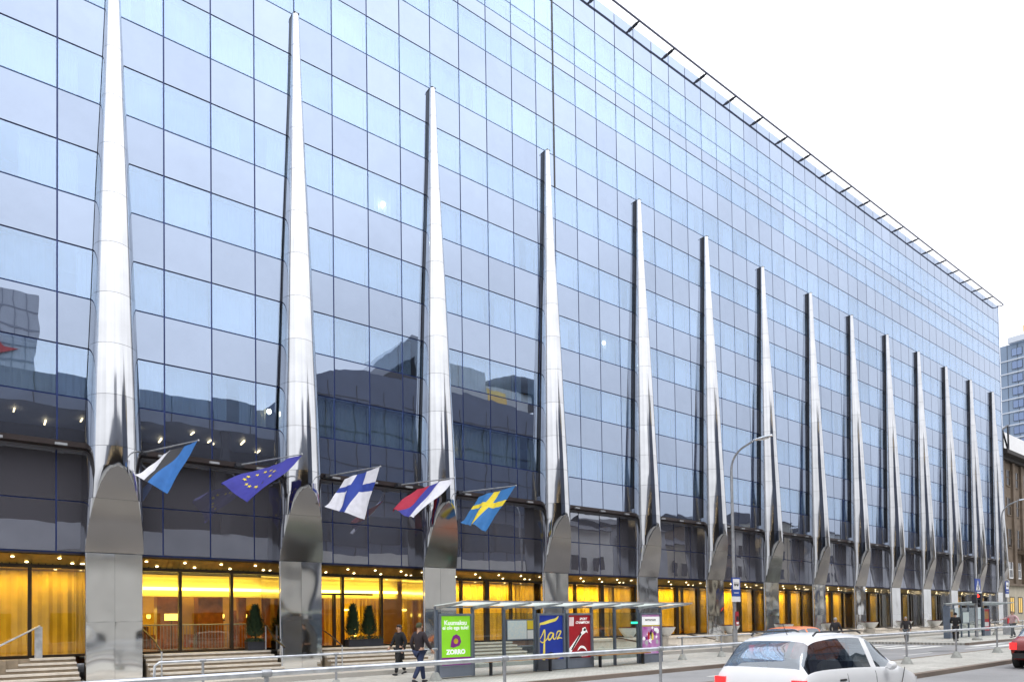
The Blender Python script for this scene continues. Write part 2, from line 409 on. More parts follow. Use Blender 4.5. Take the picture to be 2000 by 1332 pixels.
def curtain_mesh(v, w, h):
    key = (v, round(w, 2), round(h, 2))
    if key not in CM:
        r_ = {0: [(-.5, .5)], 1: [(-.5, .22)], 2: [(-.15, .5)], 3: [(-.5, -.12), (.18, .5)], 4: [(-.5, .5)], 5: [(-.5, -.2), (.1, .5)]}[v]
        b = MB()
        for a, c in r_:
            q = curtain_mb(w, h, a*w, c*w, seed=v); b.add(q.v, q.f)
        CM[key] = b.mesh('curtain', m_curt2 if v in (4, 5) else m_curt, smooth=True, fix=False)
    return CM[key]
cnt = {'w': 0, 's': 0}; rest = {'w': MB(), 's': MB(), 'c': MB()}
rp = random.Random(3)
for ar, x0, x1, z0, z1, k in cells:
    w, h = x1-x0, z1-z0; c = ((x0+x1)/2, D+.012, (z0+z1)/2)
    m = m_win if k == 'w' else m_span; nm = 'window_pane' if k == 'w' else 'spandrel_panel'
    if cnt[k] < 300:
        link(nm, pane_mesh(w, h, .022, m, nm), hotel, c, (rp.gauss(0, .0016), 0, rp.gauss(0, .0018)))
    else: rest[k].box(x0, x1, D+.001, D+.023, z0, z1)
    if k == 'w':
        warm = 9.0 < c[2] < 10.7 and 6 < c[0] < 24
        v = rp.choice([4, 4, 5, 3]) if warm else rp.choice([0, 0, 0, 0, 0, 1, 2, 3, 0, 4 if c[2] < 16 else 0])
        me = curtain_mesh(v, w, h)
        if cnt[k] < 300: link('curtain', me, hotel, (c[0], D+.34, c[2]))
        else: rest['c'].add([(p.co.x+c[0], p.co.y+D+.34, p.co.z+c[2]) for p in me.vertices], [tuple(p.vertices) for p in me.polygons])
    cnt[k] += 1
if rest['w'].v: rest['w'].build('small_window_panes', m_win, hotel, kind='stuff')
if rest['s'].v: rest['s'].build('small_spandrel_panels', m_span, hotel, kind='stuff')
if rest['c'].v: link('small_curtains', rest['c'].mesh('c', m_curt, True, False), hotel, kind='stuff')
# body behind the glass
b = MB()
for z0, z1, k in ROWS:
    if k == 's': b.box(XL+.02, XR-.02, D+.115, D+2.2, z0+.05, z1-.05)
b.build('floor_slab', m_slab, hotel)
MB().box(XL, XR, D+2.21, 45, 4.3, 34.0).build('wall_core', m_core, hotel)
MB().box(XR-.02, XR+.06, D-.02, 45.2, .2, 34.62).build('end_wall', m_span, hotel)
MB().box(XL-.08, XL, D+.02, 45.2, .2, 34.62).build('end_wall', m_span, hotel)
MB().box(XL, XR, D+.1, 45.3, 34.2, 34.4).build('roof', m_slab, hotel)
for (px, py) in ((790, 422), (1193, 583), (488, 652), (462, 640), (545, 1160), (705, 860)):
    pass
for (lx, lz) in ((13.05, 19.1), (25.9, 16.4), (7.45, 11.0), (7.0, 10.9), (8.3, 9.6), (16.3, 9.5)):
    MB().lathe([(.02, -.1), (.07, -.06), (.09, 0), (.07, .07), (.02, .1)], 10, (lx, D+.22, lz)).build('room_lamp', m_roomlamp, hotel, True)
# roof rail on short brackets; the glass mirrors it
yo = D-.50; RZ = 34.60
pts = [(XL, yo, RZ), (XR-.1, yo, RZ)] + [(XR-.1+.30*math.sin(a), D-.25-.25*math.cos(a), RZ) for a in [R(q) for q in range(15, 181, 15)]]
MB().tube(pts, .055, 8).build('roof_rail', m_rail, hotel, True)
bme = MB().tube([(0, -.012, 0), (0, -.30, 0)], .085, 8).tube([(0, -.30, 0), (0, -.53, .01)], .058, 8).mesh('rail_bracket', m_dark, True)
brx = []
i0 = 0
xb = JX+1.5*.0
for i in range(0, 60):
    for x in ((JX+3.0*i), (JX-3.0*(i+1))):
        if XL < x < XR: brx.append(x)
for x in sorted(brx): link('rail_bracket', bme, hotel, (x, D, RZ))

# columns -----------------------------------------------------------
ZT = 24.75; FZ0, FZ1 = 4.06, 6.70
WP = [(4.06, .83), (7.2, .79), (9.4, .72), (11.6, .63), (15.2, .50), (16.6, .44), (19.0, .33), (21.6, .22), (24.75, .125)]
def lerp_tab(T, z):
    if z <= T[0][0]: return T[0][1]
    for (a, b), (c, d) in zip(T, T[1:]):
        if z <= c: return b+(d-b)*(z-a)/(c-a)
    return T[-1][1]
def colw(z): return lerp_tab(WP, z)
DS = .15
def cola(z): return .30 + .78*(colw(z)-.125)/(.79-.125)
DTOP = cola(FZ1)+.004
def plane_d(z): return .36 + (DTOP-.36)*(z-FZ0)/(FZ1-FZ0)
def colring(z, n=22, inset=0.):
    w, a = colw(z)-inset, cola(z)-inset; out = []
    for i in range(n+1):
        th = math.pi*i/n
        x = -w*math.cos(th); d = DS+(a-DS)*math.sin(th)
        if z < FZ1: d = min(d, plane_d(z)-.012)
        out.append((x, -d, z))
    if z < 7.31:   # below the ledge the sides run back to the recessed glass bands
        out = [(-w*1.04, .40, z), (-w*1.02, .10, z)]+out+[(w*1.02, .10, z), (w*1.04, .40, z)]
    return out
def shell(zs, n=22, inset=0.):
    b = MB()
    for za, zb in zip(zs[:-1], zs[1:]):
        A, B_ = colring(za, n, inset), colring(zb, n, inset)
        if len(A) != len(B_): B_ = [(B_[0][0], .40, zb), (B_[0][0], .10, zb)]+B_+[(B_[-1][0], .10, zb), (B_[-1][0], .40, zb)]
        k = len(A); b.add(A+B_, [(i, i+1, k+i+1, k+i) for i in range(k-1)])
    bm_ = b; return bm_
col_meshes = {}
def cm(name, fn):
    if name not in col_meshes: col_meshes[name] = fn()
    return col_meshes[name]
zr = [FZ0, 5.7, 7.3]+[7.3+1.62*i for i in range(1, 11)]+[ZT]
def fin_mesh():
    b = MB()
    for z0, z1 in zip(zr[:-1], zr[1:]):
        w0, w1 = colw(z0)*.93, colw(z1)*.93
        b.add([(-w0, .005, z0), (w0, .005, z0), (w0, -DS-.004, z0), (-w0, -DS-.004, z0), (-w1, .005, z1), (w1, .005, z1), (w1, -DS-.004, z1), (-w1, -DS-.004, z1)],
              [(0,3,2,1),(4,5,6,7),(0,1,5,4),(1,2,6,5),(2,3,7,6),(3,0,4,7)])
    # inner liner seen in the joints between the cladding rings
    q = shell([z for z in zr], 16, .02); b.add(q.v, q.f)
    # curved cap over the top
    t = [(-.13, 0, ZT), (-.13, -DS, ZT), (-.10, -.30, ZT), (.10, -.30, ZT), (.13, -DS, ZT), (.13, 0, ZT)]
    b.add(t+[(x*.98, y, z+.02) for x, y, z in t], [(0,1,2,3,4,5), (11,10,9,8,7,6)]+[(i, (i+1) % 6, 6+(i+1) % 6, 6+i) for i in range(6)])
    return b.mesh('column', m_fin)
def facet_mesh(za, zb, half):
    pts = []; n = 12; L = []; Rr = []
    for i in range(n+1):
        z = za+(zb-za)*i/n; z = min(z, FZ1-.002); w, a = colw(z), cola(z); d = plane_d(z)
        q = max(0, 1-((d-DS)/(a-DS))**2); x = w*math.sqrt(q)
        L.append((-x, -d-.004, z)); Rr.append((x, -d-.004, z))
    vs = []; m = 6; fs = []
    for l, r in zip(L, Rr):
        for k in range(m+1): vs.append(tuple(l[j]+(r[j]-l[j])*k/m for j in range(3)))
    k = m+1
    fs = [(r*k+i, r*k+i+1, (r+1)*k+i+1, (r+1)*k+i) for r in range(n) for i in range(m)]
    return MB().add(vs, fs).mesh('facet_panel', m_facet, True)
BH = .80
def base_mesh():
    # plan of the base: flat front, rounded corners, sides running back past the lobby glass
    pl = []
    for a in range(0, 91, 15): pl.append((-BH+.10-.10*math.sin(R(a)), -.33+.10-.10*math.cos(R(a))))
    pl += [(-BH-.01, .0), (-BH-.05, .35), (-BH-.11, .70), (-BH-.14, 1.3)]
    pl = pl[::-1]; pl = pl+[(-x, y) for x, y in pl[::-1]]
    b = MB(); n = len(pl); zs = [0, 1.9, 1.906, 4.05]
    vs = [(x, y, z) for z in zs for x, y in pl]
    b.add(vs, [(r*n+i, r*n+i+1, (r+1)*n+i+1, (r+1)*n+i) for r in range(len(zs)-1) for i in range(n-1)])
    b.add([(x, y, 4.05) for x, y in pl], [tuple(range(n))])
    return b.mesh('base', m_chrome, True)
def plate_mesh(x0, x1, z0, z1):
    b = MB(); nx, nz = 4, 5; vs = []
    for k in range(nz+1):
        for i in range(nx+1): vs.append((x0+(x1-x0)*i/nx, -.352, z0+(z1-z0)*k/nz))
    b.add(vs, [(k*(nx+1)+i, k*(nx+1)+i+1, (k+1)*(nx+1)+i+1, (k+1)*(nx+1)+i) for k in range(nz) for i in range(nx)])
    b.box(x0, x1, -.348, -.332, z0, z1)
    return b.mesh('base_panel', m_dent)
for x in COLX:
    c = link('column', cm('fin', fin_mesh), hotel, (x, D, 0))
    for i in range(len(zr)-1):
        z0, z1 = zr[i]+.005, zr[i+1]-.005
        def ring():
            n = 4; zz = [z0+(z1-z0)*t/n for t in range(n+1)]
            if z0 < FZ1 < z1: zz = sorted(set(zz+[FZ1-.01, FZ1+.01]))
            me = shell(zz).mesh('cladding_ring', m_chrome, False)
            bm = bmesh.new(); bm.from_mesh(me); bmesh.ops.remove_doubles(bm, verts=bm.verts, dist=.0004); bmesh.ops.recalc_face_normals(bm, faces=bm.faces); bm.to_mesh(me); bm.free()
            me.polygons.foreach_set('use_smooth', [True]*len(me.polygons)); me.set_sharp_from_angle(angle=R(38)); return me
        link('cladding_ring', cm('ring%d' % i, ring), c)
    link('facet_panel', cm('f0', lambda: facet_mesh(FZ0+.01, 5.694, 0)), c)
    link('facet_panel', cm('f1', lambda: facet_mesh(5.706, FZ1, 1)), c)
    link('base', cm('base', base_mesh), c)
    for (a, bb) in ((-BH+.03, -.004), (.004, BH-.03)):
        for (z0, z1) in ((.03, 1.9), (1.908, 4.04)):
            link('base_panel', cm('bp%.2f%.2f' % (a, z0), lambda: plate_mesh(a, bb, z0, z1)), c)

# bays: the two glass bands under the ledge, soffit, lobby ---------------
bays = [(COLX[0]-6.0, COLX[0])] + list(zip(COLX[:-1], COLX[1:])) + [(COLX[-1], XR+.9)]
spot = MB().lathe([(.048, 0), (.04, .006)], 10).mesh('downlight', m_spot)
def lobby_light(x, y, z, sx, sy, e, rot=(0, 0, 0)):
    l = bpy.data.lights.new('lobby_area_lamp', 'AREA'); l.shape = 'RECTANGLE'; l.size = sx; l.size_y = sy; l.energy = e; l.color = (1, .70, .12)
    o = bpy.data.objects.new('lobby_area_lamp', l); COL.objects.link(o); o.location = (x, y, z); o.rotation_euler = rot
for bi, (bx0, bx1) in enumerate(bays):
    x0, x1 = bx0+.62, bx1-.62
    last = bi == len(bays)-1
    if last: x1 = XR
    vx = [x0]+[v for v in VX if x0+.25 < v < x1-.25]+[x1]
    for z0, z1 in ((4.10, 5.70), (5.70, 7.30)):
        for a, c in zip(vx[:-1], vx[1:]):
            w, h = c-a-.045, z1-z0-.04
            link('band_panel', pane_mesh(w, h, .022, m_band, 'band_panel'), hotel, ((a+c)/2, D+.292, (z0+z1)/2), (rp.gauss(0, .002), 0, rp.gauss(0, .002)))
    MB().box(x0, x1, D+.316, D+.38, 4.02, 7.32).build('band_backing', m_mull, hotel)
    MB().box(x0-.05, x1, D-.20, D+.03, 7.31, 7.47).box(x0-.05, x1, D-.05, D+.34, 7.26, 7.31).build('ledge', m_ledge, hotel)
    for q in range(3):
        fx = x0+(x1-x0)*(q+.5)/3
        MB().box(fx-.16, fx+.16, D-.32, D-.205, 7.30, 7.37).build('ledge_light', m_galvd, hotel)
    MB().box(x0, x1, D+.276, D+.39, 4.02, 4.07).build('fascia_edge', m_ledge, hotel)
    # sloping slatted soffit
    sl = MB(); n = 26
    for i in range(n):
        a = x0+(x1-x0)*i/n; c = x0+(x1-x0)*(i+1)/n-.03
        sl.add([(a, D+.39, 4.0), (c, D+.39, 4.0), (c, YG-.04, 3.72), (a, YG-.04, 3.72)], [(0, 3, 2, 1)])
    sl.add([(x0, D+.39, 4.03), (x1, D+.39, 4.03), (x1, YG-.04, 3.75), (x0, YG-.04, 3.75)], [(0, 3, 2, 1)])
    sl.build('soffit', m_soffit, hotel)
    for r_, t in ((0, .28), (1, .74)):
        nn = 4 if bi < 5 else 3
        for q in range(nn):
            fx = x0+(x1-x0)*(q+.35+.3*r_)/nn
            link('downlight', spot, hotel, (fx, D+.39+(YG-.43-D)*t, 4.0-.28*t-.012), (R(160), 0, 0))
    # header and lobby glazing
    MB().box(x0-.2, x1+.2, YG-.06, YG+.08, 3.62, 3.76).build('header_beam', m_bronze, hotel)
    MB().box(x0-.2, x1+.2, YG-.06, YG+.08, ZF-.02, ZF+.06).build('sill', m_bronze, hotel)
    n = 3 if bi < 3 else (4 if bi == 3 else 3)
    gx = [x0-.2+(x1-x0+.4)*q/n for q in range(n+1)]
    for q in range(n):
        MB().box(gx[q]+.05, gx[q+1]-.05, YG-.008, YG+.008, ZF+.06, 3.62).build('lobby_pane', m_lobby, hotel)
    for q in range(1, n):
        wd = .05 if bi < 3 else (.12 if q % 2 == 0 else .05)
        MB().box(gx[q]-wd, gx[q]+wd, YG-.09, YG+.09, ZF+.06, 3.62).build('lobby_post', m_bronze, hotel)
    # room
    yb = YG+5.0
    MB().box(bx0, bx1, YG+.08, yb, ZF-.25, ZF-.01).build('lobby_floor', m_wood, hotel)
    MB().box(bx0, bx1, YG+.08, yb, 3.66, 3.8).build('lobby_ceiling', m_lceil, hotel)
    MB().box(bx0, bx1, yb, yb+.1, ZF-.2, 3.66).build('lobby_wall', m_lobbywall, hotel)
    for q in range(3):
        link('downlight', spot, hotel, (x0+(x1-x0)*(q+.5)/3, YG+.9, 3.648), (R(180), 0, 0))
    MB().box(bx0+.9, bx1-.9, YG+.1, D+.395, 4.04, 4.2).build('beam', m_slab, hotel)
    dim = .42 if bi == 0 else 1.0 if bi < 9 else (.35 if bi < 13 else .8)
    if bi in (10, 11): dim = .12
    if bi == 1 or bi == 2:
        MB().box(x0-.2, x1+.2, YG+1.75, YG+1.95, 3.08, 3.19).build('cove_light', m_glow, hotel)
        MB().box(x0-.3, x1+.3, YG+1.96, YG+2.3, 2.85, 3.655).build('bulkhead', m_lceil, hotel)
        lobby_light((x0+x1)/2, YG+2.9, 3.55, 4.5, 2.0, 95)
        lobby_light((x0+x1)/2, YG+.9, 3.62, 4.5, .8, 28)
    else:
        cb = MB(); vs = []; nn = 90
        for i in range(nn+1):
            x = x0-.25+(x1-x0+.5)*i/nn; y = YG+1.0+.045*math.sin(i*1.35)+.03*math.sin(i*.53+bi)
            vs += [(x, y, ZF), (x, y, 3.6)]
        cb.add(vs, [(2*i, 2*i+2, 2*i+3, 2*i+1) for i in range(nn)])
        link('lobby_curtain', cb.mesh('lobby_curtain', m_gold, True, False), hotel)
        lobby_light((x0+x1)/2, YG+.55, 3.45, 4.4, .12, [95, 95, 95, 80, 95, 70, 88, 75, 90, 70, 90, 90, 90, 90, 90, 90][bi]*dim, (R(18), 0, 0))
        lobby_light((x0+x1)/2, YG+.30, 1.4, 3.6, .8, 9*dim, (R(90), 0, 0))  # low area lamp between glass and curtain, facing the curtain
# lobby contents of the two open bays
bx = COLX[0]; 
def hb(name, m, *a): return MB().box(*a).build(name, m, hotel)
hb('lobby_pillar', m_wood, 5.15, 5.95, YG+2.6, YG+3.2, ZF, 2.86)
hb('lobby_pillar', m_wood, 6.55, 7.45, YG+2.4, YG+3.1, ZF, 2.86)
hb('lobby_pillar', m_wood, 8.05, 8.35, YG+2.4, YG+2.7, ZF, 2.86)
hb('wall_panel', m_wood, 3.9, 4.85, yb-.08, yb-.002, ZF, 2.6)
hb('picture_light', m_glow, 4.0, 4.75, yb-.14, yb-.09, 2.35, 2.43)
hb('picture_light', m_glow, 4.74, 4.80, yb-.14, yb-.09, 1.0, 2.4)
hb('picture_light', m_glow, 3.95, 4.01, yb-.14, yb-.09, 1.0, 2.2)
hb('wall_panel', m_wood, 8.4, 9.3, yb-.08, yb-.002, ZF, 2.4)
hb('wall_panel', m_wood, 10.2, 11.6, YG+2.4, YG+2.5, ZF, 2.86)
hb('wall_panel', m_wood, 9.4, 10.0, YG+2.4, YG+2.5, ZF, 2.86)
hb('picture_light', m_glow, 13.05, 13.12, YG+2.45, YG+2.5, 1.2, 2.4)
hb('picture_light', m_glow, 12.4, 13.05, YG+2.45, YG+2.5, 2.33, 2.4)
for (px_, w_, z0_, z1_) in ((4.05, .5, 1.5, 2.1), (6.1, .35, 1.6, 2.2), (8.9, .5, 1.4, 2.3)):
    hb('picture', m_bronze, px_-w_/2, px_+w_/2, yb-.20, yb-.16, z0_, z1_)
for px_ in (4.1, 5.0, 6.2, 7.7, 8.6, 10.9):
    MB().lathe([(.05, -.10), (.08, -.02), (.07, .06)], 10, (px_, YG+3.4, 2.15)).build('wall_lamp', m_lamp, hotel, True)
hb('reception_desk', m_wood, 5.6, 7.9, YG+4.0, YG+4.5, ZF, 1.95)
hb('desk_top', m_bronze, 5.55, 7.95, YG+3.95, YG+4.55, 1.951, 2.0)
hb('wall_panel', m_lobbywall, 6.0, 6.5, YG+2.9, YG+3.0, ZF, 2.86)
hb('door_frame', m_bronze, 9.45, 9.53, YG-.1, YG+.1, ZF, 2.9)
hb('door_frame', m_bronze, 11.0, 11.08, YG-.1, YG+.1, ZF, 2.9)
hb('door_frame', m_bronze, 9.45, 12.7, YG-.101, YG+.101, 2.901, 2.97)
hb('ceiling_coffer', m_bronze, 3.6, 9.0, YG+.35, YG+.42, 3.60, 3.66)
hb('ceiling_coffer', m_bronze, 3.6, 9.0, YG+1.25, YG+1.30, 3.60, 3.66)
ch = MB()
for q in range(14):
    a = q*.449; ch.lathe([(.01, -.05), (.028, 0), (.01, .05)], 6, (6.05+.24*math.cos(a), YG+3.3+.24*math.sin(a), 2.55+.08*(q % 3)))
ch.build('chandelier', m_lamp, hotel)
cb = MB(); vs = []
for i in range(81):
    x = 11.65+3.0*i/80; y = YG+2.75+.05*math.sin(i*1.3)+.02*math.sin(i*.5); vs += [(x, y, ZF), (x, y, 2.86)]
cb.add(vs, [(2*i, 2*i+2, 2*i+3, 2*i+1) for i in range(80)])
link('lobby_curtain', cb.mesh('lobby_curtain', m_gold, True, False), hotel)

# ------------------------------------------------------------- entrance steps, railings
def steps(x0, x1, lab, n=5, flank=0.):
    t = thing('entrance_steps', lab, 'steps', group='entrance steps')
    rise = (ZF-.02-.14)/n; dy = .36; yt = D+.55
    for i in range(n):
        z1 = ZF-.02-rise*i; ya = yt-dy*i
        zb = gz((x0+x1)/2)-.1
        xs_ = x0+flank*(n-1-i)
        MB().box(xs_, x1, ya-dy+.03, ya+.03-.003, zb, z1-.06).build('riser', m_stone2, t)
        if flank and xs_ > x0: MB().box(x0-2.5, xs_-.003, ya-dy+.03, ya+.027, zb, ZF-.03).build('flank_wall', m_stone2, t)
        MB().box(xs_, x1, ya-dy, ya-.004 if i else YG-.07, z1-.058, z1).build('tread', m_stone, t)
    return t
steps(-.1, COLX[0]-1.0, 'light stone entrance steps left of the first big column', flank=.30)
steps(COLX[0]+.9, COLX[1]-.95, 'wide stone entrance steps below the open lobby with one conifer')
steps(COLX[1]+.9, COLX[2]-.95, 'wide stone entrance steps below the pair of conifers')
steps(COLX[2]+.9, COLX[3]-2.3, 'stone entrance steps behind the green advert and the map')
for i in range(3, 14):
    a = COLX[i]+.9; c = (COLX[i+1]-.95) if i < 13 else XR
    if i == 3: a = COLX[3]+.95
    t = thing('stone_plinth', 'pale stone plinth below the lit curtains, number %s column to its left counted from the left' % ['', '', '', 'fourth', 'fifth', 'sixth', 'seventh', 'eighth', 'ninth', 'tenth', 'eleventh', 'twelfth', 'thirteenth', 'fourteenth'][i], 'plinth', group='stone plinths')
    t['label'] = 'pale stone plinth just right of the %s column from the left' % ['', '', '', 'fourth', 'fifth', 'sixth', 'seventh', 'eighth', 'ninth', 'tenth', 'eleventh', 'twelfth', 'thirteenth', 'fourteenth'][i]
    zb = gz(a)-.1
    MB().box(a, c, D-.9, YG-.07, zb, ZF-.12).build('body', m_stone, t)
    MB().box(a-.01, c+.01, D-.95, YG-.07, ZF-.118, ZF-.02).build('coping', m_stone, t)
    MB().box(a, c, D-1.5, D-.905, zb, .14+gz(a)+.16).build('step', m_stone, t)
    MB().tube([(c-2.6, D-.98, ZF+.05), (c-1.9, D-.98, ZF-.02), (c-.9, D-1.45, .5+gz(a)), (c-.7, D-1.45, .5+gz(a))], .03, 8).build('handrail', m_bronze, t, True)

def balustrade(x0, x1, y, z0, h, n, lab, m=m_galvd):
    t = thing('balustrade', lab, 'railing')
    MB().tube([(x0, y, z0+h), (x1, y, z0+h)], .022, 8).build('handrail', m, t, True)
    MB().tube([(x0, y, z0+.08), (x1, y, z0+.08)], .014, 6).build('bottom_rail', m, t, True)
    bme = MB().tube([(0, 0, z0+.08), (0, 0, z0+h)], .010, 6).mesh('baluster', m)
    for i in range(n): link('baluster', bme, t, (x0+(x1-x0)*(i+.5)/n, y, 0))
    for x in (x0, (x0+x1)/2, x1): MB().tube([(x, y, z0), (x, y, z0+h)], .018, 6).build('post', m, t)
    return t
balustrade(COLX[0]+.9, 7.75, YG+.35, ZF, .95, 34, 'grey metal balustrade inside the lobby window')
t = thing('stair_handrail', 'pale metal glass sided handrail rising at the left steps', 'handrail')
MB().tube([(-.1, D-1.2, 1.0), (1.35, D+.5, 1.80)], .03, 8).build('rail', m_galv, t, True)
MB().box(1.22, 1.42, D+.42, D+.46, .8, 1.78).build('post', m_galv, t)
MB().box(-.15, -.05, D-1.25, D-1.2, .1, 1.0).build('post', m_galv, t)
t = thing('stair_handrail', 'bronze handrail curving down the steps beside the second column', 'handrail')
MB().tube([(8.15, YG-.3, 1.75), (8.2, YG-.55, 1.72), (8.3, D-.2, 1.25), (8.35, D-1.1, .95)], .03, 8).build('rail', m_bronze, t, True)
for yy, zz in ((YG-.45, 1.72), (D-1.0, 1.0)): MB().tube([(8.2+.1*(yy < D), yy, .3 if yy < D else ZF), (8.2+.1*(yy < D), yy, zz)], .025, 8).build('post', m_galv, t)
for x in (COLX[0]+1.15, COLX[1]+1.15):
    t = thing('stair_handrail', 'thin steel handrail at the left edge of the %s steps' % ('lobby' if x < 6 else 'paired conifer'), 'handrail')
    MB().tube([(x-.25, YG-.3, 1.7), (x-.1, D-.4, 1.35), (x, D-1.3, .95)], .025, 8).build('rail', m_bronze, t, True)
    MB().tube([(x, D-1.3, .1), (x, D-1.3, .95)], .025, 8).build('post', m_galv, t)

# conifers in planter boxes
def leafy_cone(h, r, n, seed):
    rr = random.Random(seed); b = MB()
    for i in range(n):
        u = rr.random()**.8; z = u*h; prof = r*(1-u)**.75*min(1, .45+u*5)
        a = rr.random()*6.283; q = prof*(.5+.62*rr.random())
        c = Vector((q*math.cos(a), q*math.sin(a), z)); o = Vector((math.cos(a), math.sin(a), .7+rr.random())).normalized()
        s_ = Vector((-math.sin(a), math.cos(a), 0)); L = .08+.13*rr.random()
        b.add([c-s_*.025, c+s_*.025, c+o*L+s_*.01, c+o*L-s_*.01], [(0, 1, 2, 3)])
    return b
def conifer(x, y, z, h, r, lab, seed):
    t = thing('conifer', lab, 'conifer', (x, y, z), group='conifers in planters')
    MB().tube([(0, 0, 0), (0, 0, h*.85)], [.03, .008], 6).build('trunk', m_soil, t)
    b = leafy_cone(h*.86, r, 1500, seed); b.v = [(p[0], p[1], p[2]+h*.14) for p in b.v]
    b.build('crown', m_leaf, t)
def planter(x0, x1, y0, y1, z0, z1, lab):
    t = thing('planter_box', lab, 'planter')
    MB().box(x0, x1, y0, y1, z0, z1-.03).box(x0-.02, x1+.02, y0-.02, y1+.02, z1-.03, z1).build('box', m_dark, t)
    rr = random.Random(5); b = MB()
    for i in range(300):
        c = Vector((rr.uniform(x0, x1), rr.uniform(y0-.03, y1), z1+rr.uniform(-.05, .1))); d = Vector((rr.uniform(-1, 1), rr.uniform(-1, 1), 1)).normalized()*.09
        s_ = Vector((rr.uniform(-1, 1), rr.uniform(-1, 1), 0))*.03; b.add([c-s_, c+s_, c+d], [(0, 1, 2)])
    b.build('ground_cover', m_leaf, t)
YP = YG-.28
conifer(7.88, YP, 1.13, 1.25, .33, 'dark conifer in a planter in front of the lobby glass, beside the second column', 1)
planter(7.55, 8.15, YP-.22, YP+.2, ZF, 1.14, 'small dark planter box under the single conifer')
conifer(11.72, YP, 1.08, 1.35, .31, 'left one of two dark conifers sharing a long planter', 2)
conifer(12.42, YP, 1.10, 1.28, .31, 'right one of two dark conifers sharing a long planter', 3)
planter(11.45, 12.95, YP-.22, YP+.2, ZF, 1.12, 'long dark planter box under the pair of conifers')
# floor lamp and furniture inside
t = thing('floor_lamp', 'lit floor lamp with a drum shade inside the lobby', 'lamp', (5.45, YG+1.6, ZF))
MB().lathe([(.15, 0), (.15, .02), (.015, .03), (.015, 1.15)], 12).build('stand', m_bronze, t, True)
MB().lathe([(.24, 1.12), (.24, 1.36)], 18).build('lamp_shade', m_lamp, t, True)
def armchair(x, y, rz, lab):
    t = thing('armchair', lab, 'armchair', (x, y, ZF), rz, group='lobby armchairs')
    MB().box(-.35, .35, -.35, .3, .12, .42).build('seat', m_wood, t)
    MB().box(-.35, .35, .3, .42, .12, .9).build('backrest', m_wood, t)
    for s in (-1, 1): MB().box(s*.36, s*.45, -.33, .35, .12, .6).build('armrest', m_wood, t)
armchair(4.4, YG+1.6, R(160), 'red brown armchair at the left end of the lobby window')
armchair(6.4, YG+1.5, R(200), 'red brown armchair in the middle of the lobby window')

# bowl planters on the plinths
bowl_me = None
def bowl(x, y, z, lab):
    t = thing('bowl_planter', lab, 'planter', (x, y, z), group='white bowl planters')
    prof = [(.16, 0), (.24, .05), (.40, .25), (.52, .46), (.54, .50), (.49, .50), (.46, .45)]
    MB().lathe(prof, 20).build('bowl', m_bowl, t, True)
    rr = random.Random(int(x)); b = MB()
    for i in range(260):
        a = rr.random()*6.283; q = .47*math.sqrt(rr.random()); c = Vector((q*math.cos(a), q*math.sin(a), .45))
        d = Vector((rr.uniform(-.5, .5), rr.uniform(-.5, .5), 1))*.12; s_ = Vector((rr.uniform(-1, 1), rr.uniform(-1, 1), 0))*.03
        b.add([c-s_, c+s_, c+d], [(0, 1, 2)])
    b.build('plants', m_redflower, t)
ordn = ['first', 'second', 'third', 'fourth', 'fifth', 'sixth', 'seventh', 'eighth', 'ninth', 'tenth', 'eleventh', 'twelfth', 'thirteenth', 'fourteenth']
for i in range(4, 13):
    bowl(COLX[i]+1.25, D-.45, ZF-.02, 'white bowl planter with reddish plants right of the %s column from the left' % ordn[i])
bowl(COLX[3]+5.0, D-.35, ZF-.02, 'white bowl planter seen through the bus shelter glass, left of the fifth column')

# ------------------------------------------------------------- flags
def flag(name_lab, tip, pin, c1, c2, base, cells_fn, mats, stars=False):
    tip, pin, c1, c2, base = map(Vector, (tip, pin, c1, c2, base))
    t = thing('flag', name_lab, 'flag', base, group='flags on the hotel front')
    o = base
    MB().tube([Vector((0, 0, 0)), tip-o], [.03, .018], 8).lathe([(.02, -.03), (.035, 0), (.02, .03)], 8, tip-o).build('pole', m_galvd, t, True)
    MB().box(-.16, .12, -.08, .26, -.07, .05).build('bracket', m_dark, t)
    NX, NY = 36, 24   # along fly, along hoist
    vs = []; ms = []; fs = []
    nrm = (c1-tip).cross(pin-tip).normalized()
    for j in range(NY+1):
        v = j/NY
        for i in range(NX+1):
            u = i/NX
            p = tip.lerp(pin, v).lerp(c1.lerp(c2, v), u)
            wv = (.25+u)*(.10*math.sin(v*8.0+u*3.0+tip.x)+.045*math.sin(v*15+u*6)+.02*math.sin(v*31+u*9))
            sag = Vector((0, 0, -.05*math.sin(math.pi*u)))
            vs.append(p+nrm*wv+sag-o)
    for j in range(NY):
        for i in range(NX):
            a = j*(NX+1)+i; fs.append((a, a+1, a+NX+2, a+NX+1)); ms.append(cells_fn((i+.5)/NX, (j+.5)/NY))
    b = MB(); b.v = [tuple(v) for v in vs]; b.f = fs; b.m = ms
    me = b.mesh('cloth', mats, False, False); me.polygons.foreach_set('use_smooth', [True]*len(fs))
    c = link('cloth', me, t)
    if stars:
        for k in range(12):
            a = 2*math.pi*k/12; u = .5+.30*math.cos(a)*.67*1.2; v = .5+.33*math.sin(a)
            i, j = int(u*NX), int(v*NY); q = Vector(vs[j*(NX+1)+i]); du = (Vector(vs[j*(NX+1)+i+1])-q).normalized(); dv = (Vector(vs[(j+1)*(NX+1)+i])-q)
            n_ = du.cross(dv).normalized(); dv = n_.cross(du).normalized()
            for sgn in (1, -1):
                pts = [q+n_*.014*sgn+(du*math.sin(R(36*s)) + dv*math.cos(R(36*s)))*(.085 if s % 2 == 0 else .034) for s in range(10)]
                MB().add(pts, [tuple(range(10))]).build('star', m_cloth['yellow'], c)
mc = m_cloth
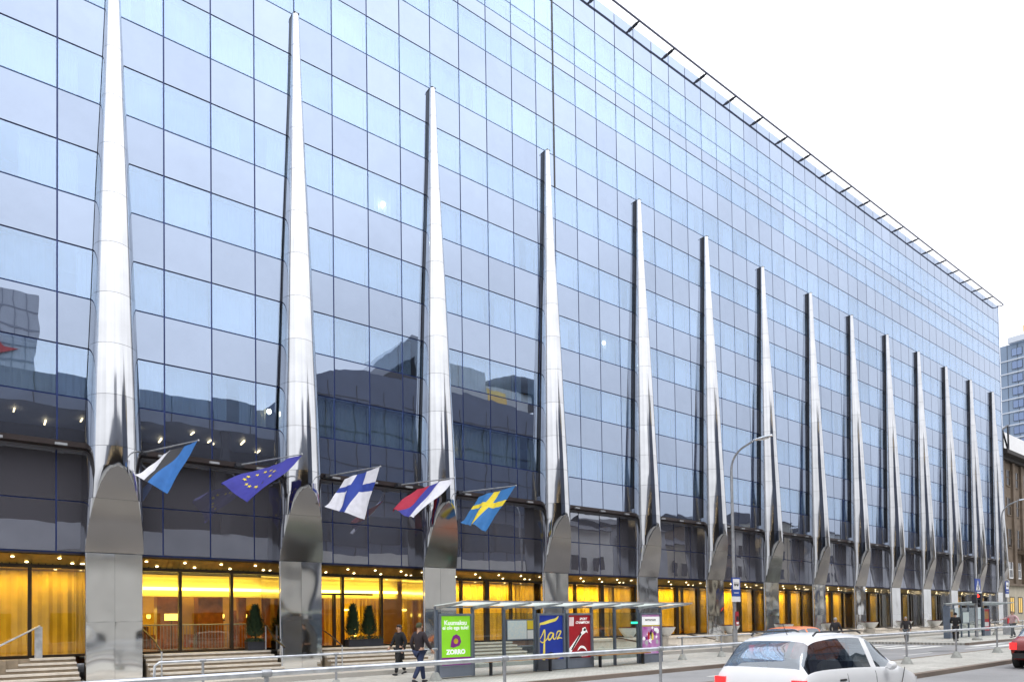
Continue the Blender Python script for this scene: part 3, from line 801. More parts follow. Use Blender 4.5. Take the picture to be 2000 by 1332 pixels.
flag('blue black and white striped flag, leftmost on the hotel front', (5.14, 22.08, 7.36), (4.45, 23.6, 7.16), (4.24, 22.38, 5.75), (3.64, 23.58, 6.42), (4.05, D-.35, 7.36),
     lambda u, v: 0 if v < .42 else (1 if v < .76 else 2), [mc['blue'], mc['black'], mc['white']])
flag('dark blue flag with a ring of yellow stars', (8.35, 22.08, 7.39), (7.63, 23.78, 7.14), (6.77, 22.38, 5.62), (6.1, 23.58, 6.45), (7.1, D-.35, 7.36), lambda u, v: 0, [mc['eu']], True)
flag('white flag with a blue cross', (11.22, 22.08, 7.35), (10.59, 23.78, 7.11), (10.63, 22.38, 5.48), (9.7, 23.58, 6.0), (10.35, D-.35, 7.36),
     lambda u, v: 1 if (.27 < u < .45 or .36 < v < .64) else 0, [mc['white'], mc['fin']])
flag('white blue and red striped flag', (14.35, 22.08, 7.31), (13.7, 23.78, 7.08), (12.88, 22.38, 5.68), (12.42, 23.58, 6.08), (13.4, D-.35, 7.36),
     lambda u, v: 0 if v < .36 else (1 if v < .68 else 2), [mc['white'], mc['rblue'], mc['red']])
flag('blue flag with a yellow cross', (17.39, 22.08, 7.35), (16.69, 23.78, 7.08), (15.96, 22.38, 5.46), (15.58, 23.58, 5.91), (16.35, D-.35, 7.36),
     lambda u, v: 1 if (.30 < u < .45 or .40 < v < .60) else 0, [mc['swe'], mc['yellow']])

# ================================================================ street furniture
def guard_rail(name, lab, x0, x1, y, h, posts, bases=True, r=.042, ends=(False, False), hz=0):
    t = thing(name, lab, 'guard rail')
    pts = []
    if ends[0]: pts += [(x0-.02, y, gz(x0)+h-.45), (x0, y, gz(x0)+h-.08), (x0+.10, y, gz(x0)+h)]
    n = max(2, int((x1-x0)/6)); pts += [(x0+.14+(x1-x0-.28)*i/n, y, gz(x0+(x1-x0)*i/n)+h) for i in range(n+1)]
    if ends[1]: pts += [(x1-.10, y, gz(x1)+h), (x1, y, gz(x1)+h-.08), (x1+.02, y, gz(x1)+h-.45)]
    MB().tube(pts, r, 12).build('rail', m_galv, t, True)
    pme = MB().tube([(0, 0, .02), (0, 0, h-r*.7)], .032, 10).mesh('post', m_galvd, True)
    cme = MB().lathe([(.20, 0), (.19, .03), (.085, .24), (.07, .25)], 14).mesh('concrete_base', m_conc, True)
    sme = MB().lathe([(r*1.25, -.07), (r*1.3, -.06), (r*1.3, .06), (r*1.25, .07)], 10).mesh('collar', m_galvd, True)
    for x in posts:
        link('post', pme, t, (x, y, gz(x)))
        if bases: link('concrete_base', cme, t, (x, y, gz(x)-.005))
        link('collar', sme, t, (x, y, gz(x)+h), (0, R(90), 0))
    return t
guard_rail('guard_rail', 'long galvanised tube guard rail on the kerb island in front', -4, 62, 10.3, 1.05, [-1.1, 3.33, 7.77, 12.24, 16.6, 20.9, 25.1, 29.45, 33.85, 38.2, 42.6, 47, 51.4], r=.045)
guard_rail('guard_rail', 'thin guard rail with a bent end left of the green advert', 3.15, 10.95, 17.7, .94, [4.2, 7.6, 10.75], r=.03, ends=(True, False))
guard_rail('guard_rail', 'short thin guard rail right of the purple advert', 22.2, 28.0, 17.9, .93, [22.65, 25.3, 27.7], r=.03)
guard_rail('guard_rail', 'thin guard rail beyond the far bus shelter', 57.5, 76, 17.9, .95, [58.5, 61.5, 64.5, 67.5, 70.5, 73.5], r=.03)

# ------------------------------------------------------------- bus shelter
def shelter(lab, x0, cols, y, gzv, z_top, adverts, cat='bus shelter', roof_d=1.45):
    t = thing('bus_shelter', lab, cat, (0, 0, gzv), group='bus shelters')
    pm_ = MB().box(-.045, .045, -.045, .045, 0, z_top).mesh('post', m_grey)
    for x in cols: link('post', pm_, t, (x, y, 0))
    xe = cols[-1]
    MB().box(x0-.06, xe+.06, y-.03, y+.03, z_top+.001, z_top+.045).build('roof_beam', m_grey, t)
    for i, x in enumerate(cols):
        MB().add([(x-.025, y-.04, z_top+.06), (x+.025, y-.04, z_top+.06), (x+.025, y-roof_d, z_top+.14), (x-.025, y-roof_d, z_top+.14),
                  (x-.025, y-.04, z_top-.06), (x+.025, y-.04, z_top-.06), (x+.025, y-roof_d, z_top+.10), (x-.025, y-roof_d, z_top+.10)],
                 [(0,1,2,3),(7,6,5,4),(0,4,5,1),(1,5,6,2),(2,6,7,3),(3,7,4,0)]).build('roof_bracket', m_galvd, t)
    for a, c in zip(cols[:-1], cols[1:]):
        MB().add([(a+.005, y+.12, z_top+.07), (c-.005, y+.12, z_top+.07), (c-.005, y-roof_d-.05, z_top+.153), (a+.005, y-roof_d-.05, z_top+.153),
                  (a+.005, y+.12, z_top+.084), (c-.005, y+.12, z_top+.084), (c-.005, y-roof_d-.05, z_top+.167), (a+.005, y-roof_d-.05, z_top+.167)],
                 [(3,2,1,0),(4,5,6,7),(0,1,5,4),(1,2,6,5),(2,3,7,6),(3,0,4,7)]).build('roof_pane', m_roofglass, t)
    MB().box(x0-.05, xe+.05, y-roof_d-.09, y-roof_d-.055, z_top+.13, z_top+.18).build('roof_edge', m_galv, t)
    return t
m_roofglass, t_, o_ = newmat('frosted_roof_glass')
a_ = t_.nodes.new('ShaderNodeBsdfTransparent'); a_.inputs[0].default_value = (.86, .91, .89, 1)
b_ = t_.nodes.new('ShaderNodeBsdfTranslucent'); b_.inputs[0].default_value = (.80, .84, .82, 1)
m_ = t_.nodes.new('ShaderNodeMixShader'); m_.inputs[0].default_value = .6
t_.links.new(a_.outputs[0], m_.inputs[1]); t_.links.new(b_.outputs[0], m_.inputs[2]); t_.links.new(m_.outputs[0], o_.inputs['Surface'])
def panel_glass(t, x0, x1, y, z0, z1): MB().box(x0+.05, x1-.05, y-.006, y+.006, z0, z1).build('glass_pane', m_shel, t)
def advert(t, x0, x1, y, m, art):
    """a lit-size poster case standing on the ground: frame with a recess, poster, print; children of the case are the print"""
    c = MB()
    c.box(x0, x1, y-.10, y+.10, .02, .33); zt = 1.98
    c.box(x0, x0+.07, y-.11, y+.11, .333, zt); c.box(x1-.07, x1, y-.11, y+.11, .333, zt)
    c.box(x0+.071, x1-.071, y-.11, y+.11, zt-.07, zt-.001); c.box(x0+.071, x1-.071, y-.11, y+.11, .334, .37)
    c.box(x0+.072, x1-.072, y-.03, y+.09, .371, zt-.071)
    o = c.build('advert_case', m_greyl, t)
    p = MB().box(x0+.075, x1-.075, y-.046, y-.034, .375, zt-.075).build('poster', m, o)
    art(o, (x0+x1)/2, y-.052, (.375+zt-.075)/2, (x1-x0-.15)/2, (zt-.45)/2)
    return o
def poly(name, pts, m, parent, x, y, z, th=.004):
    return MB().prism([(x+u, z+v) for u, v in pts], 'y', y-th, y).build(name, m, parent)
def stroke(name, pts, wd, m, parent, x, y, z):
    """a brush stroke with given widths along a smoothed path, a thin raised ribbon"""
    P = [Vector((a, b_)) for a, b_ in pts]; ws = wd if isinstance(wd, list) else [wd]*len(P); Q = []; QW = []
    for i in range(len(P)-1):
        p0, p1, p2, p3 = P[max(0, i-1)], P[i], P[i+1], P[min(len(P)-1, i+2)]
        for k in range(6):
            s_ = k/6; Q.append(.5*((2*p1)+(p2-p0)*s_+(2*p0-5*p1+4*p2-p3)*s_*s_+(3*p1-p0-3*p2+p3)*s_**3)); QW.append(ws[i]+(ws[i+1]-ws[i])*s_)
    Q.append(P[-1]); QW.append(ws[-1]); vs = []; fs = []
    for i, q in enumerate(Q):
        tdir = (Q[min(i+1, len(Q)-1)]-Q[max(0, i-1)]); n_ = Vector((-tdir.y, tdir.x)); n_.normalize()
        for sg in (1, -1):
            w_ = q+n_*sg*QW[i]; vs.append((x+w_.x, y-.004, z+w_.y))
    fs = [(2*i, 2*i+1, 2*i+3, 2*i+2) for i in range(len(Q)-1)]
    return MB().add(vs, fs).build(name, m, parent)
def art_green(o, x, y, z, w, h):
    text('Kuumaksu', .20, m_wprint, o, x, y, z+h*.72)
    text('ei ole ega tule!', .165, m_wprint, o, x, y, z+h*.52)
    text('Ka             ...', .08, m_wprint, o, x-.02, y, z+h*.36) if False else None
    poly('emblem', [(-.20, -.17), (-.10, -.20), (.13, -.14), (.20, -.02), (.15, .15), (.02, .22), (-.10, .17), (-.17, .02)], m_purp, o, x, y, z-h*.03)
    poly('emblem', [(.085*math.cos(a*.5236), .085*math.sin(a*.5236)) for a in range(12)], m_yel, o, x, y-.005, z-h*.03)
    text('ZORRO', .20, m_wprint, o, x, y, z-h*.47, ox=2.2)
    MB().box(x-w, x+w, y-.003, y, z-h, z-h*.68).build('poster_band', m_purp, o)
def art_fazer(o, x, y, z, w, h):
    k = w/.55
    stroke('lettering', [(-.53, .34), (-.50, .46), (-.30, .50), (-.05, .56), (.22, .62), (.36, .74)], [.03, .035, .05, .055, .05, .012], m_goldp, o, x, y, z)
    stroke('lettering', [(-.52, -.06), (-.40, .10), (-.30, .26), (-.28, .10), (-.31, -.20), (-.33, -.55), (-.34, -.80)], [.012, .02, .03, .03, .035, .05, .06], m_goldp, o, x, y, z)
    stroke('lettering', [(-.50, -.10), (-.40, -.17), (-.25, -.10), (-.12, .02)], [.015, .02, .02, .015], m_goldp, o, x, y, z)
    stroke('lettering', [(.10, .14), (-.02, .16), (-.13, .04), (-.10, -.08), (.02, -.02), (.12, .14), (.10, -.02), (.18, -.06), (.26, .04)], [.02, .028, .03, .03, .025, .025, .025, .018, .015], m_goldp, o, x, y, z)
    stroke('lettering', [(.24, .06), (.32, .20), (.46, .20), (.38, .06), (.28, -.06), (.40, -.02), (.52, -.04)], [.018, .022, .028, .025, .022, .022, .014], m_goldp, o, x, y, z)
    poly('poster_shape', [(-.15, -.82), (.28, -.80), (.34, -.62), (.0, -.50), (-.18, -.55)], m_black, o, x, y, z)
    poly('poster_shape', [(.05, -.78), (.2, -.74), (.26, -.64), (.16, -.66)], m_bench, o, x, y-.005, z)
def art_red(o, x, y, z, w, h):
    text('CHAMPION', .13, m_wprint, o, x+.16, y, z+.50, shear=.3)
    text('SPORT', .12, m_wprint, o, x+.2, y, z+.63, shear=.3)
    for q in range(4): poly('poster_shape', [(-.48+q*.055, .38), (-.45+q*.055, .38), (-.43+q*.055, .70), (-.46+q*.055, .70)], m_wprint, o, x, y, z)
    poly('poster_shape', [(-.54, -.62), (-.46, -.60), (.12, .04), (.34, .16), (.42, .12), (.30, .34), (.16, .30), (.14, .20), (-.50, -.42)], m_wprint, o, x, y, z)
    poly('poster_shape', [(-.42, -.46), (-.36, -.48), (.10, .08), (.06, .14)], m_black, o, x, y-.005, z)
    poly('poster_shape', [(.18, .22), (.28, .18), (.34, .26), (.26, .30)], m_black, o, x, y-.005, z)
    stroke('poster_shape', [(-.1, -.50), (.05, -.38), (.22, -.40), (.36, -.52)], [.01, .04, .04, .01], m_wprint, o, x, y, z)
    poly('poster_shape', [(-.54, -.76), (.1, -.76), (-.05, -.60), (-.40, -.64)], m_black, o, x, y+.002, z)
    text('Phantom', .11, m_wprint, o, x+.2, y, z-.68, shear=.3)
def art_mag(o, x, y, z, w, h):
    MB().box(x-w, x+w, y-.003, y, z+h*.42, z+h*.90).build('poster_band', m_wprint, o)
    text('terrarium', .17, m_black, o, x, y-.003, z+h*.74)
    MB().box(x-w, x+w, y-.005, y-.002, z+h*.40, z+h*.47).build('poster_band', m_yel, o)
    rr = random.Random(4)
    for q in range(26):
        a, b_ = rr.uniform(-.42, .42), rr.uniform(-.35, .30); s_ = rr.uniform(.03, .10)
        poly('poster_shape', [(a+s_*math.cos(k*1.047+q)*(.6+.4*rr.random()), b_+s_*math.sin(k*1.047+q)*(.6+.6*rr.random())) for k in range(6)], rr.choice([m_wprint, m_wprint, m_purp, m_curt, m_mag]), o, x, y-.001*(q % 3), z)
    for a, b_, cc in ((-.12, .0, m_red), (.0, .02, m_black), (.1, -.03, m_goldp), (-.04, -.12, m_wprint)):
        poly('poster_shape', [(a-.06, b_-.2), (a+.05, b_-.2), (a+.07, b_), (a, b_+.12), (a-.07, b_)], cc, o, x, y-.008, z)
SY = 18.05
cols = [11.0, 12.36, 13.61, 14.93, 16.30, 17.65, 18.85, 20.15, 21.5]
sh = shelter('nearest grey bus shelter with four adverts, glass roof and a wooden bench', 11.0, cols, SY, gz(16), 2.16, None)
advert(sh, 11.06, 12.31, SY, m_green, art_green)
advert(sh, 15.00, 16.25, SY, m_navy, art_fazer)
advert(sh, 16.36, 17.60, SY, m_red, art_red)
advert(sh, 20.21, 21.45, SY, m_mag, art_mag)
for a, c in ((12.36, 13.61), (13.61, 14.93), (17.65, 18.85), (18.85, 20.15)):
    panel_glass(sh, a, c, SY, .25, 2.0)
mp = MB().box(13.68, 14.86, SY-.06, SY-.02, 1.08, 1.78).build('map_board', m_grey, sh)
MB().box(13.72, 14.53, SY-.068, SY-.061, 1.12, 1.74).build('map_sheet', m_map, mp)
MB().box(14.56, 14.82, SY-.068, SY-.061, 1.44, 1.74).build('notice', m_yel, mp)
MB().box(14.56, 14.82, SY-.068, SY-.061, 1.12, 1.41).build('notice', m_white, mp)
for a, c in ((12.5, 15.6), (17.4, 20.3)):
    for q in range(3): MB().box(a, c, SY-.52+q*.13, SY-.41+q*.13, .43, .47).build('bench_slat', m_bench, sh)
    for x in (a+.3, c-.3): MB().box(x-.025, x+.025, SY-.42, SY-.30, 0, .428).build('bench_leg', m_dark, sh)
MB().box(19.75, 20.10, SY-.04, SY-.02, 1.56, 1.64).build('green_sign', m_greenled, sh)

cols2 = [50.0, 51.3, 52.6, 53.9, 55.2, 56.5, 57.8]
sh2 = shelter('far bus shelter behind the woman in black, half hidden by the traffic light', 50.0, cols2, SY, gz(54), 2.2, None)
MB().box(49.85, 49.95, SY-.30, SY+.1, 0, 2.1).build('side_panel', m_grey, sh2)
def art_plain(o, x, y, z, w, h):
    MB().box(x-w*.8, x+w*.8, y-.003, y, z+h*.1, z+h*.8).build('poster_band', m_bench, o)
    MB().box(x-w*.8, x+w*.8, y-.003, y, z-h*.6, z-h*.2).build('poster_band', m_white, o)
advert(sh2, 56.55, 57.75, SY, m_red, art_plain)
advert(sh2, 50.06, 51.25, SY, m_curt2, art_plain)
for a, c in zip(cols2[1:-2], cols2[2:-1]): panel_glass(sh2, a, c, SY, .25, 2.0)
mp = MB().box(52.7, 53.85, SY-.06, SY-.02, .95, 1.75).build('map_board', m_grey, sh2)
MB().box(52.74, 53.8, SY-.068, SY-.061, 1.0, 1.7).build('map_sheet', m_map, mp)

# ------------------------------------------------------------- street lamps, signs, signals
def bus_sign(parent, x, y, z, s=1.0):
    b = MB().box(x-.30*s, x+.30*s, y-.02, y+.02, z, z+.82*s).build('sign_plate', m_blue, parent)
    MB().box(x-.24*s, x+.24*s, y-.026, y-.021, z+.30*s, z+.76*s).build('pictogram_field', m_white, b)
    p = MB(); p.box(x-.17*s, x+.17*s, y-.032, y-.027, z+.48*s, z+.60*s)
    for q in (-.1, .1): p.prism([(x+q*s+.035*s*math.cos(a*.785), z+.47*s+.035*s*math.sin(a*.785)) for a in range(8)], 'y', y-.033, y-.027)
    p.build('bus_pictogram', m_black, b)
    p = MB()
    for q in range(4): p.box(x+(-.15+q*.078)*s, x+(-.09+q*.078)*s, y-.036, y-.0335, z+.535*s, z+.585*s)
    p.build('bus_window', m_white, b)
    MB().box(x-.17*s, x+.17*s, y-.026, y-.021, z+.13*s, z+.17*s).build('stop_name_line', m_white, b)
    MB().box(x-.30*s, x+.30*s, y-.02, y+.02, z-.24*s, z-.01*s).build('line_plate', m_white, parent)
def lamp_post(x, y, h, lab, head_y):
    t = thing('street_lamp', lab, 'street lamp', (x, y, gz(x)), group='street lamps')
    MB().tube([(0, 0, 0), (0, 0, 1.2)], .11, 12).build('pole_base', m_galvd, t, True)
    n = 8; dy = y-head_y
    arc = [(0, 0, 1.2), (0, 0, h-1.0), (0, 0, h-.5)] + [(0, -dy*.55*(1-math.cos(a)), h-.5+.95*math.sin(a)) for a in [R(q) for q in range(15, 76, 12)]]
    a = arc[-1]; arc += [(0, a[1]-.35, a[2]+.12)]
    MB().tube(arc, [.08, .06, .055]+[.045]*(len(arc)-3), 10).build('pole', m_galvd, t, True)
    e = Vector(arc[-1])
    b = MB(); prof = [(-.05, .05), (-.2, .09), (-.45, .12), (-.75, .11), (-.92, .04)]
    vs = []
    for yy, w in prof:
        for k in range(8):
            an = 2*math.pi*k/8; vs.append((w*math.cos(an), e.y+yy, e.z+.02+.13*(-yy)*.18+.07*math.sin(an)*(1 if math.sin(an) > 0 else .5)))
    b.add(vs, [(i*8+k, i*8+(k+1) % 8, (i+1)*8+(k+1) % 8, (i+1)*8+k) for i in range(4) for k in range(8)]+[tuple(range(8)), tuple(range(32, 40))])
    b.build('lamp_head', m_galv, t, True)
    MB().box(-.07, .07, e.y-.72, e.y-.3, e.z-.03, e.z-.005).build('diffuser', m_white, t)
    return t
l1 = lamp_post(26.1, 17.75, 8.7, 'curved street lamp carrying a bus stop sign and stickers', 15.95)
t = thing('bus_stop_sign', 'blue bus stop sign on the nearer street lamp', 'sign', (0, 0, gz(26)))
bus_sign(t, 26.05, 17.62, 2.62)
MB().box(25.98, 26.20, 17.60, 17.625, 1.35, 1.95).build('sticker', m_red, t)
MB().box(26.0, 26.18, 17.592, 17.598, 1.55, 1.75).build('sticker', m_black, t)
MB().box(26.0, 26.18, 17.592, 17.598, 1.40, 1.50).build('sticker', m_white, t)
l2 = lamp_post(59.6, 17.6, 9.2, 'curved street lamp at the far bus shelter', 15.9)
t = thing('bus_stop_sign', 'small far bus stop sign right of the traffic light', 'sign', (0, 0, gz(59)))
bus_sign(t, 59.4, 17.35, 3.0, 1.1)
MB().tube([(59.4, 17.4, -.05), (59.4, 17.4, 3.9)], .045, 8).build('post', m_galvd, t, True)
MB().box(59.2, 59.55, 17.3, 17.335, .75, 1.35).build('sticker', m_red, t)
MB().box(59.1, 59.7, 17.1, 17.6, 0, .8).build('bin', m_galv, t)

TX, TY = 47.9, 15.6
t = thing('traffic_light', 'traffic light showing red on a grey pole at the crossing', 'traffic light', (TX, TY, gz(TX)))
MB().tube([(0, 0, 0), (0, 0, 3.25)], .075, 10).build('pole', m_galvd, t, True)
MB().lathe([(.28, 0), (.26, .12), (.12, .17), (.10, .18)], 12).build('concrete_base', m_conc, t)
MB().box(.28, .56, -.16, .16, 2.0, 2.86).build('signal_head', m_dark, t)
for i, mm in enumerate((m_redled, m_black, m_black)):
    z = 2.70-.27*i
    # lenses look along the street towards the camera side
    p = MB()
    for k in range(12): pass
    vs = [(.277, .10*math.cos(k*.5236), z+.10*math.sin(k*.5236)) for k in range(12)]
    MB().add(vs+[(.265, v[1]*.9, z+(v[2]-z)*.9) for v in vs], [tuple(range(12, 24))]+[(k, (k+1) % 12, 12+(k+1) % 12, 12+k) for k in range(12)]).build('signal_lens', mm, t)
    vs = [(.28, .12*math.cos(R(q)), z+.12*math.sin(R(q))) for q in range(0, 181, 20)]; vs2 = [(.08, a[1], a[2]) for a in vs]
    MB().add(vs+vs2, [(k, k+1, len(vs)+k+1, len(vs)+k) for k in range(len(vs)-1)]).build('visor', m_dark, t)
MB().tube([(0, 0, 2.2), (.3, 0, 2.2)], .03, 8).tube([(0, 0, 2.7), (.3, 0, 2.7)], .03, 8).build('arm', m_dark, t)
MB().box(-.34, -.08, -.12, .12, 2.25, 2.75).build('side_signal', m_dark, t)
t = thing('crossing_sign', 'blue square pedestrian crossing sign on top of the traffic light pole', 'sign', (TX, TY-.1, gz(TX)+2.95))
p = MB().box(-.42, .42, -.02, .02, 0, .78).build('sign_plate', m_blue, t)
MB().prism([(-.34, .08), (.34, .08), (0, .70)], 'y', -.026, -.021).build('white_triangle', m_white, p)
w_ = MB().prism([(.03+.05*math.cos(a*.785), .47+.05*math.sin(a*.785)) for a in range(8)], 'y', -.033, -.027)
w_.prism([(-.03, .24), (.05, .24), (.07, .41), (-.01, .41)], 'y', -.033, -.027).prism([(-.12, .11), (-.06, .11), (.04, .25), (-.02, .25)], 'y', -.034, -.028).prism([(.09, .11), (.14, .11), (.05, .26), (.0, .25)], 'y', -.0335, -.0275).prism([(-.12, .28), (.0, .40), (.02, .36), (-.09, .25)], 'y', -.035, -.029)
w_.build('walker_pictogram', m_black, p)

# ================================================================ cars
def car_profile(kind):
    # stations along the length (x from rear 0 to front L): (x, sill z, belt z, roof z, half width at belt, half width roof)
    if kind == 'mpv':
        return 4.35, [(0.0, .42, .60, .62, .70, .68), (.06, .34, .90, .96, .80, .70), (.22, .28, .98, 1.25, .84, .62), (.50, .26, 1.0, 1.50, .86, .60), (.95, .26, 1.0, 1.58, .87, .60),
                (1.6, .26, .99, 1.61, .88, .60), (2.2, .26, .97, 1.58, .88, .60), (2.6, .26, .96, 1.46, .88, .61), (3.0, .26, .95, 1.20, .87, .64), (3.35, .26, .93, 1.0, .86, .72), (3.8, .28, .84, .88, .82, .66), (4.15, .30, .74, .77, .76, .60), (4.32, .36, .60, .62, .66, .50), (4.35, .44, .54, .55, .6, .45)]
    return 4.3, [(0.0, .42, .60, .62, .68, .66), (.06, .34, .86, .90, .78, .68), (.3, .28, .94, 1.02, .82, .64), (.75, .26, .95, 1.38, .84, .58), (1.2, .26, .95, 1.46, .85, .57),
            (1.7, .26, .94, 1.48, .86, .57), (2.2, .26, .92, 1.44, .86, .57), (2.6, .26, .91, 1.28, .86, .59), (3.0, .26, .90, 1.02, .85, .66), (3.4, .27, .86, .90, .83, .70), (3.85, .29, .78, .81, .79, .62), (4.15, .32, .68, .70, .72, .56), (4.28, .38, .58, .59, .62, .5), (4.3, .44, .52, .53, .56, .45)]
m_tyre = pm('tyre_rubber', (.02, .02, .02), .85, var=.1)
m_rim = pm('alloy', (.45, .46, .48), .3, .9, var=.1)
m_carglass = glassmat('car_glass', (.85, .92, 1), .20, trans=(.42, .47, .50), bump=0)
m_tail = pm('tail_lens', (.45, .01, .015), .2, var=.05, emit=(1, .03, .03), estr=1.2)
m_head = pm('head_lens', (.7, .72, .75), .1, .3, var=.05)
m_plate = pm('number_plate', (.75, .75, .72), .5, var=.03)
m_trim = pm('black_trim', (.015, .015, .017), .55, var=.1)
def car(lab, kind, paint, loc, rz):
    t = thing('car', lab, 'car', loc, rz, 'cars passing on the road')
    L, st = car_profile(kind)
    def cr(vals, s_):
        i = int(s_); i = min(max(i, 0), len(vals)-2); f = s_-i
        p0, p1, p2, p3 = vals[max(0, i-1)], vals[i], vals[i+1], vals[min(len(vals)-1, i+2)]
        return tuple(.5*((2*b)+(c-a)*f+(2*a-5*b+4*c-d)*f*f+(3*b-a-3*c+d)*f**3) for a, b, c, d in zip(p0, p1, p2, p3))
    N = 66; secs = []
    for q in range(N+1):
        x, sz, bz, rz_, hb_, hr = cr(st, (len(st)-1)*q/N)
        rz_ = max(rz_, bz+.008); sec = []
        # from the sill centre outwards, up the side, over the roof to the centre
        sec += [(0, sz), (hb_*.80, sz), (hb_*.93, sz+.03), (hb_*.99, sz+(bz-sz)*.35), (hb_, sz+(bz-sz)*.60), (hb_*.985, sz+(bz-sz)*.85), (hb_*.955, bz)]
        w0 = hb_*.95; dzr = rz_-bz
        sec += [(w0+(hr-w0)*.06, bz+dzr*.06), (w0+(hr-w0)*.5, bz+dzr*.5), (hr+(w0-hr)*.10, bz+dzr*.86), (hr*.90, bz+dzr*.96), (hr*.55, bz+dzr*.995), (0, rz_)]
        secs.append((x, sec, dzr))
    K = len(secs[0][1]); vs = []
    for x, sec, _ in secs:
        for y, z in sec: vs.append((x, -y, z))
        for y, z in sec: vs.append((x, y, z))
    body = MB(); gl = MB(); bf = []; gf = []
    for i in range(N):
        x = (secs[i][0]+secs[i+1][0])/2; dz = (secs[i][2]+secs[i+1][2])/2; steep = abs(secs[i+1][1][K-1][1]-secs[i][1][K-1][1])/max(.001, abs(secs[i+1][0]-secs[i][0]))
        for sgn in (0, 1):
            for k in range(K-1):
                a = i*2*K+sgn*K+k; f = (a, a+1, a+2*K+1, a+2*K)
                side = k in (7, 8) and dz > .22 and not any(abs(x-px_) < .05 for px_ in ((1.30, 2.25) if kind == 'mpv' else (1.35, 2.2)))
                screen = k >= 9 and dz > .10 and steep > .42 and x > .1
                (gf if (side or screen) else bf).append(f)
    body.add(vs, bf); gl.add(vs, gf)
    for b_, nm, mm in ((body, 'body', paint), (gl, 'window_glass', m_carglass)):
        me = b_.mesh(nm, mm, False, False)
        bm = bmesh.new(); bm.from_mesh(me); bmesh.ops.delete(bm, geom=[v for v in bm.verts if not v.link_faces], context='VERTS')
        bmesh.ops.remove_doubles(bm, verts=bm.verts, dist=.0005)
        bmesh.ops.recalc_face_normals(bm, faces=bm.faces); bm.to_mesh(me); bm.free()
        me.polygons.foreach_set('use_smooth', [True]*len(me.polygons)); me.set_sharp_from_angle(angle=R(40))
        link(nm, me, t)
    for x in (.78, L-.85):
        for s in (-1, 1):
            y = s*.76; w = thing('wheel', None, None) ; w.parent = t; w.location = (x, y, .31)
            pr = []
            tb = MB(); tb.lathe([(.20, -.10), (.29, -.10), (.31, -.07), (.31, .07), (.29, .10), (.20, .10)], 22)
            tb.v = [(v[0], v[2]+s*.02, v[1]) for v in tb.v]; tb.build('tyre', m_tyre, w, True)
            rb = MB().lathe([(.02, -.07), (.205, -.085), (.205, .085), (.02, .07)], 18); rb.v = [(v[0], v[2]+s*.03, v[1]) for v in rb.v]; rb.build('rim', m_rim, w, True)
    zt = .80 if kind == 'mpv' else .76
    for s in (-1, 1):
        MB().box(.0, .16, s*.60, s*.80, zt-.12, zt+.10).build('tail_light', m_tail, t)
        MB().box(L-.30, L-.06, s*.48, s*.70, .60, .72).build('headlight', m_head, t)
        mb = MB().tube([(L*.615, s*.84, .98), (L*.61, s*.95, 1.0)], .022, 8)
        mb.tube([(L*.575, s*.97, 1.02), (L*.59, s*.97, 1.02), (L*.61, s*.97, 1.02), (L*.625, s*.97, 1.02)], [.045, .075, .07, .03], 10); mb.build('wing_mirror', paint, t, True)
        for sx in (1.28, 2.26, 3.02):
            seam = [(sx+(.10 if sx > 3 else 0)*q, s*cr_y, cz) for q, (cr_y, cz) in enumerate(((.848, .34), (.872, .52), (.876, .68), (.868, .84), (.845, .945)))]
            MB().tube(seam, .007, 5).build('door_seam', m_trim, t)
        MB().tube([(.80, s*.865, .50), (3.05, s*.868, .50)], .022, 6).build('side_moulding', m_trim, t)
        if kind == 'mpv':
            MB().tube([(.75, s*.56, 1.57), (.85, s*.565, 1.63), (2.2, s*.565, 1.63), (2.35, s*.56, 1.585)], .016, 6).build('roof_bar', m_trim, t)
        MB().box(1.0, 1.18, s*.868, s*.892, .84, .87).build('door_handle', m_trim, t)
    if kind == 'mpv':
        MB().tube([(.10, 0, .985), (.23, .02, 1.06), (.40, .30, 1.12)], .012, 5).build('rear_wiper', m_trim, t)
        MB().tube([(.95, 0, 1.57), (.80, 0, 1.78)], .006, 5).build('aerial', m_trim, t)
    MB().box(-.03, .05, -.72, .72, .36, .52).build('rear_bumper', m_trim, t)
    MB().box(-.045, -.031, -.26, .26, .54, .65).build('number_plate', m_plate, t)
    MB().box(.9, 3.2, -.55, .55, .35, .55).box(1.1, 1.3, -.5, .5, .55, 1.15).box(2.0, 2.2, -.5, .5, .55, 1.1).build('interior', m_trim, t)
    return t
m_pw = pm('white_car_paint', (.78, .79, .81), .22, var=.02, spec=.6)
m_po = pm('orange_car_paint', (.75, .17, .02), .25, var=.03, spec=.6)
m_pr = pm('dark_red_car_paint', (.22, .012, .012), .22, var=.04, spec=.6)
car('white people carrier driving past in the near lane', 'mpv', m_pw, (9.9, 6.35, -.16), 0)
car('orange car on the far lane showing above the white car', 'hatch', m_po, (21.4, 13.2, -.06), 0)
car('dark red car cut by the right edge of the picture', 'hatch', m_pr, (26.4, 6.9, -.05), 0)

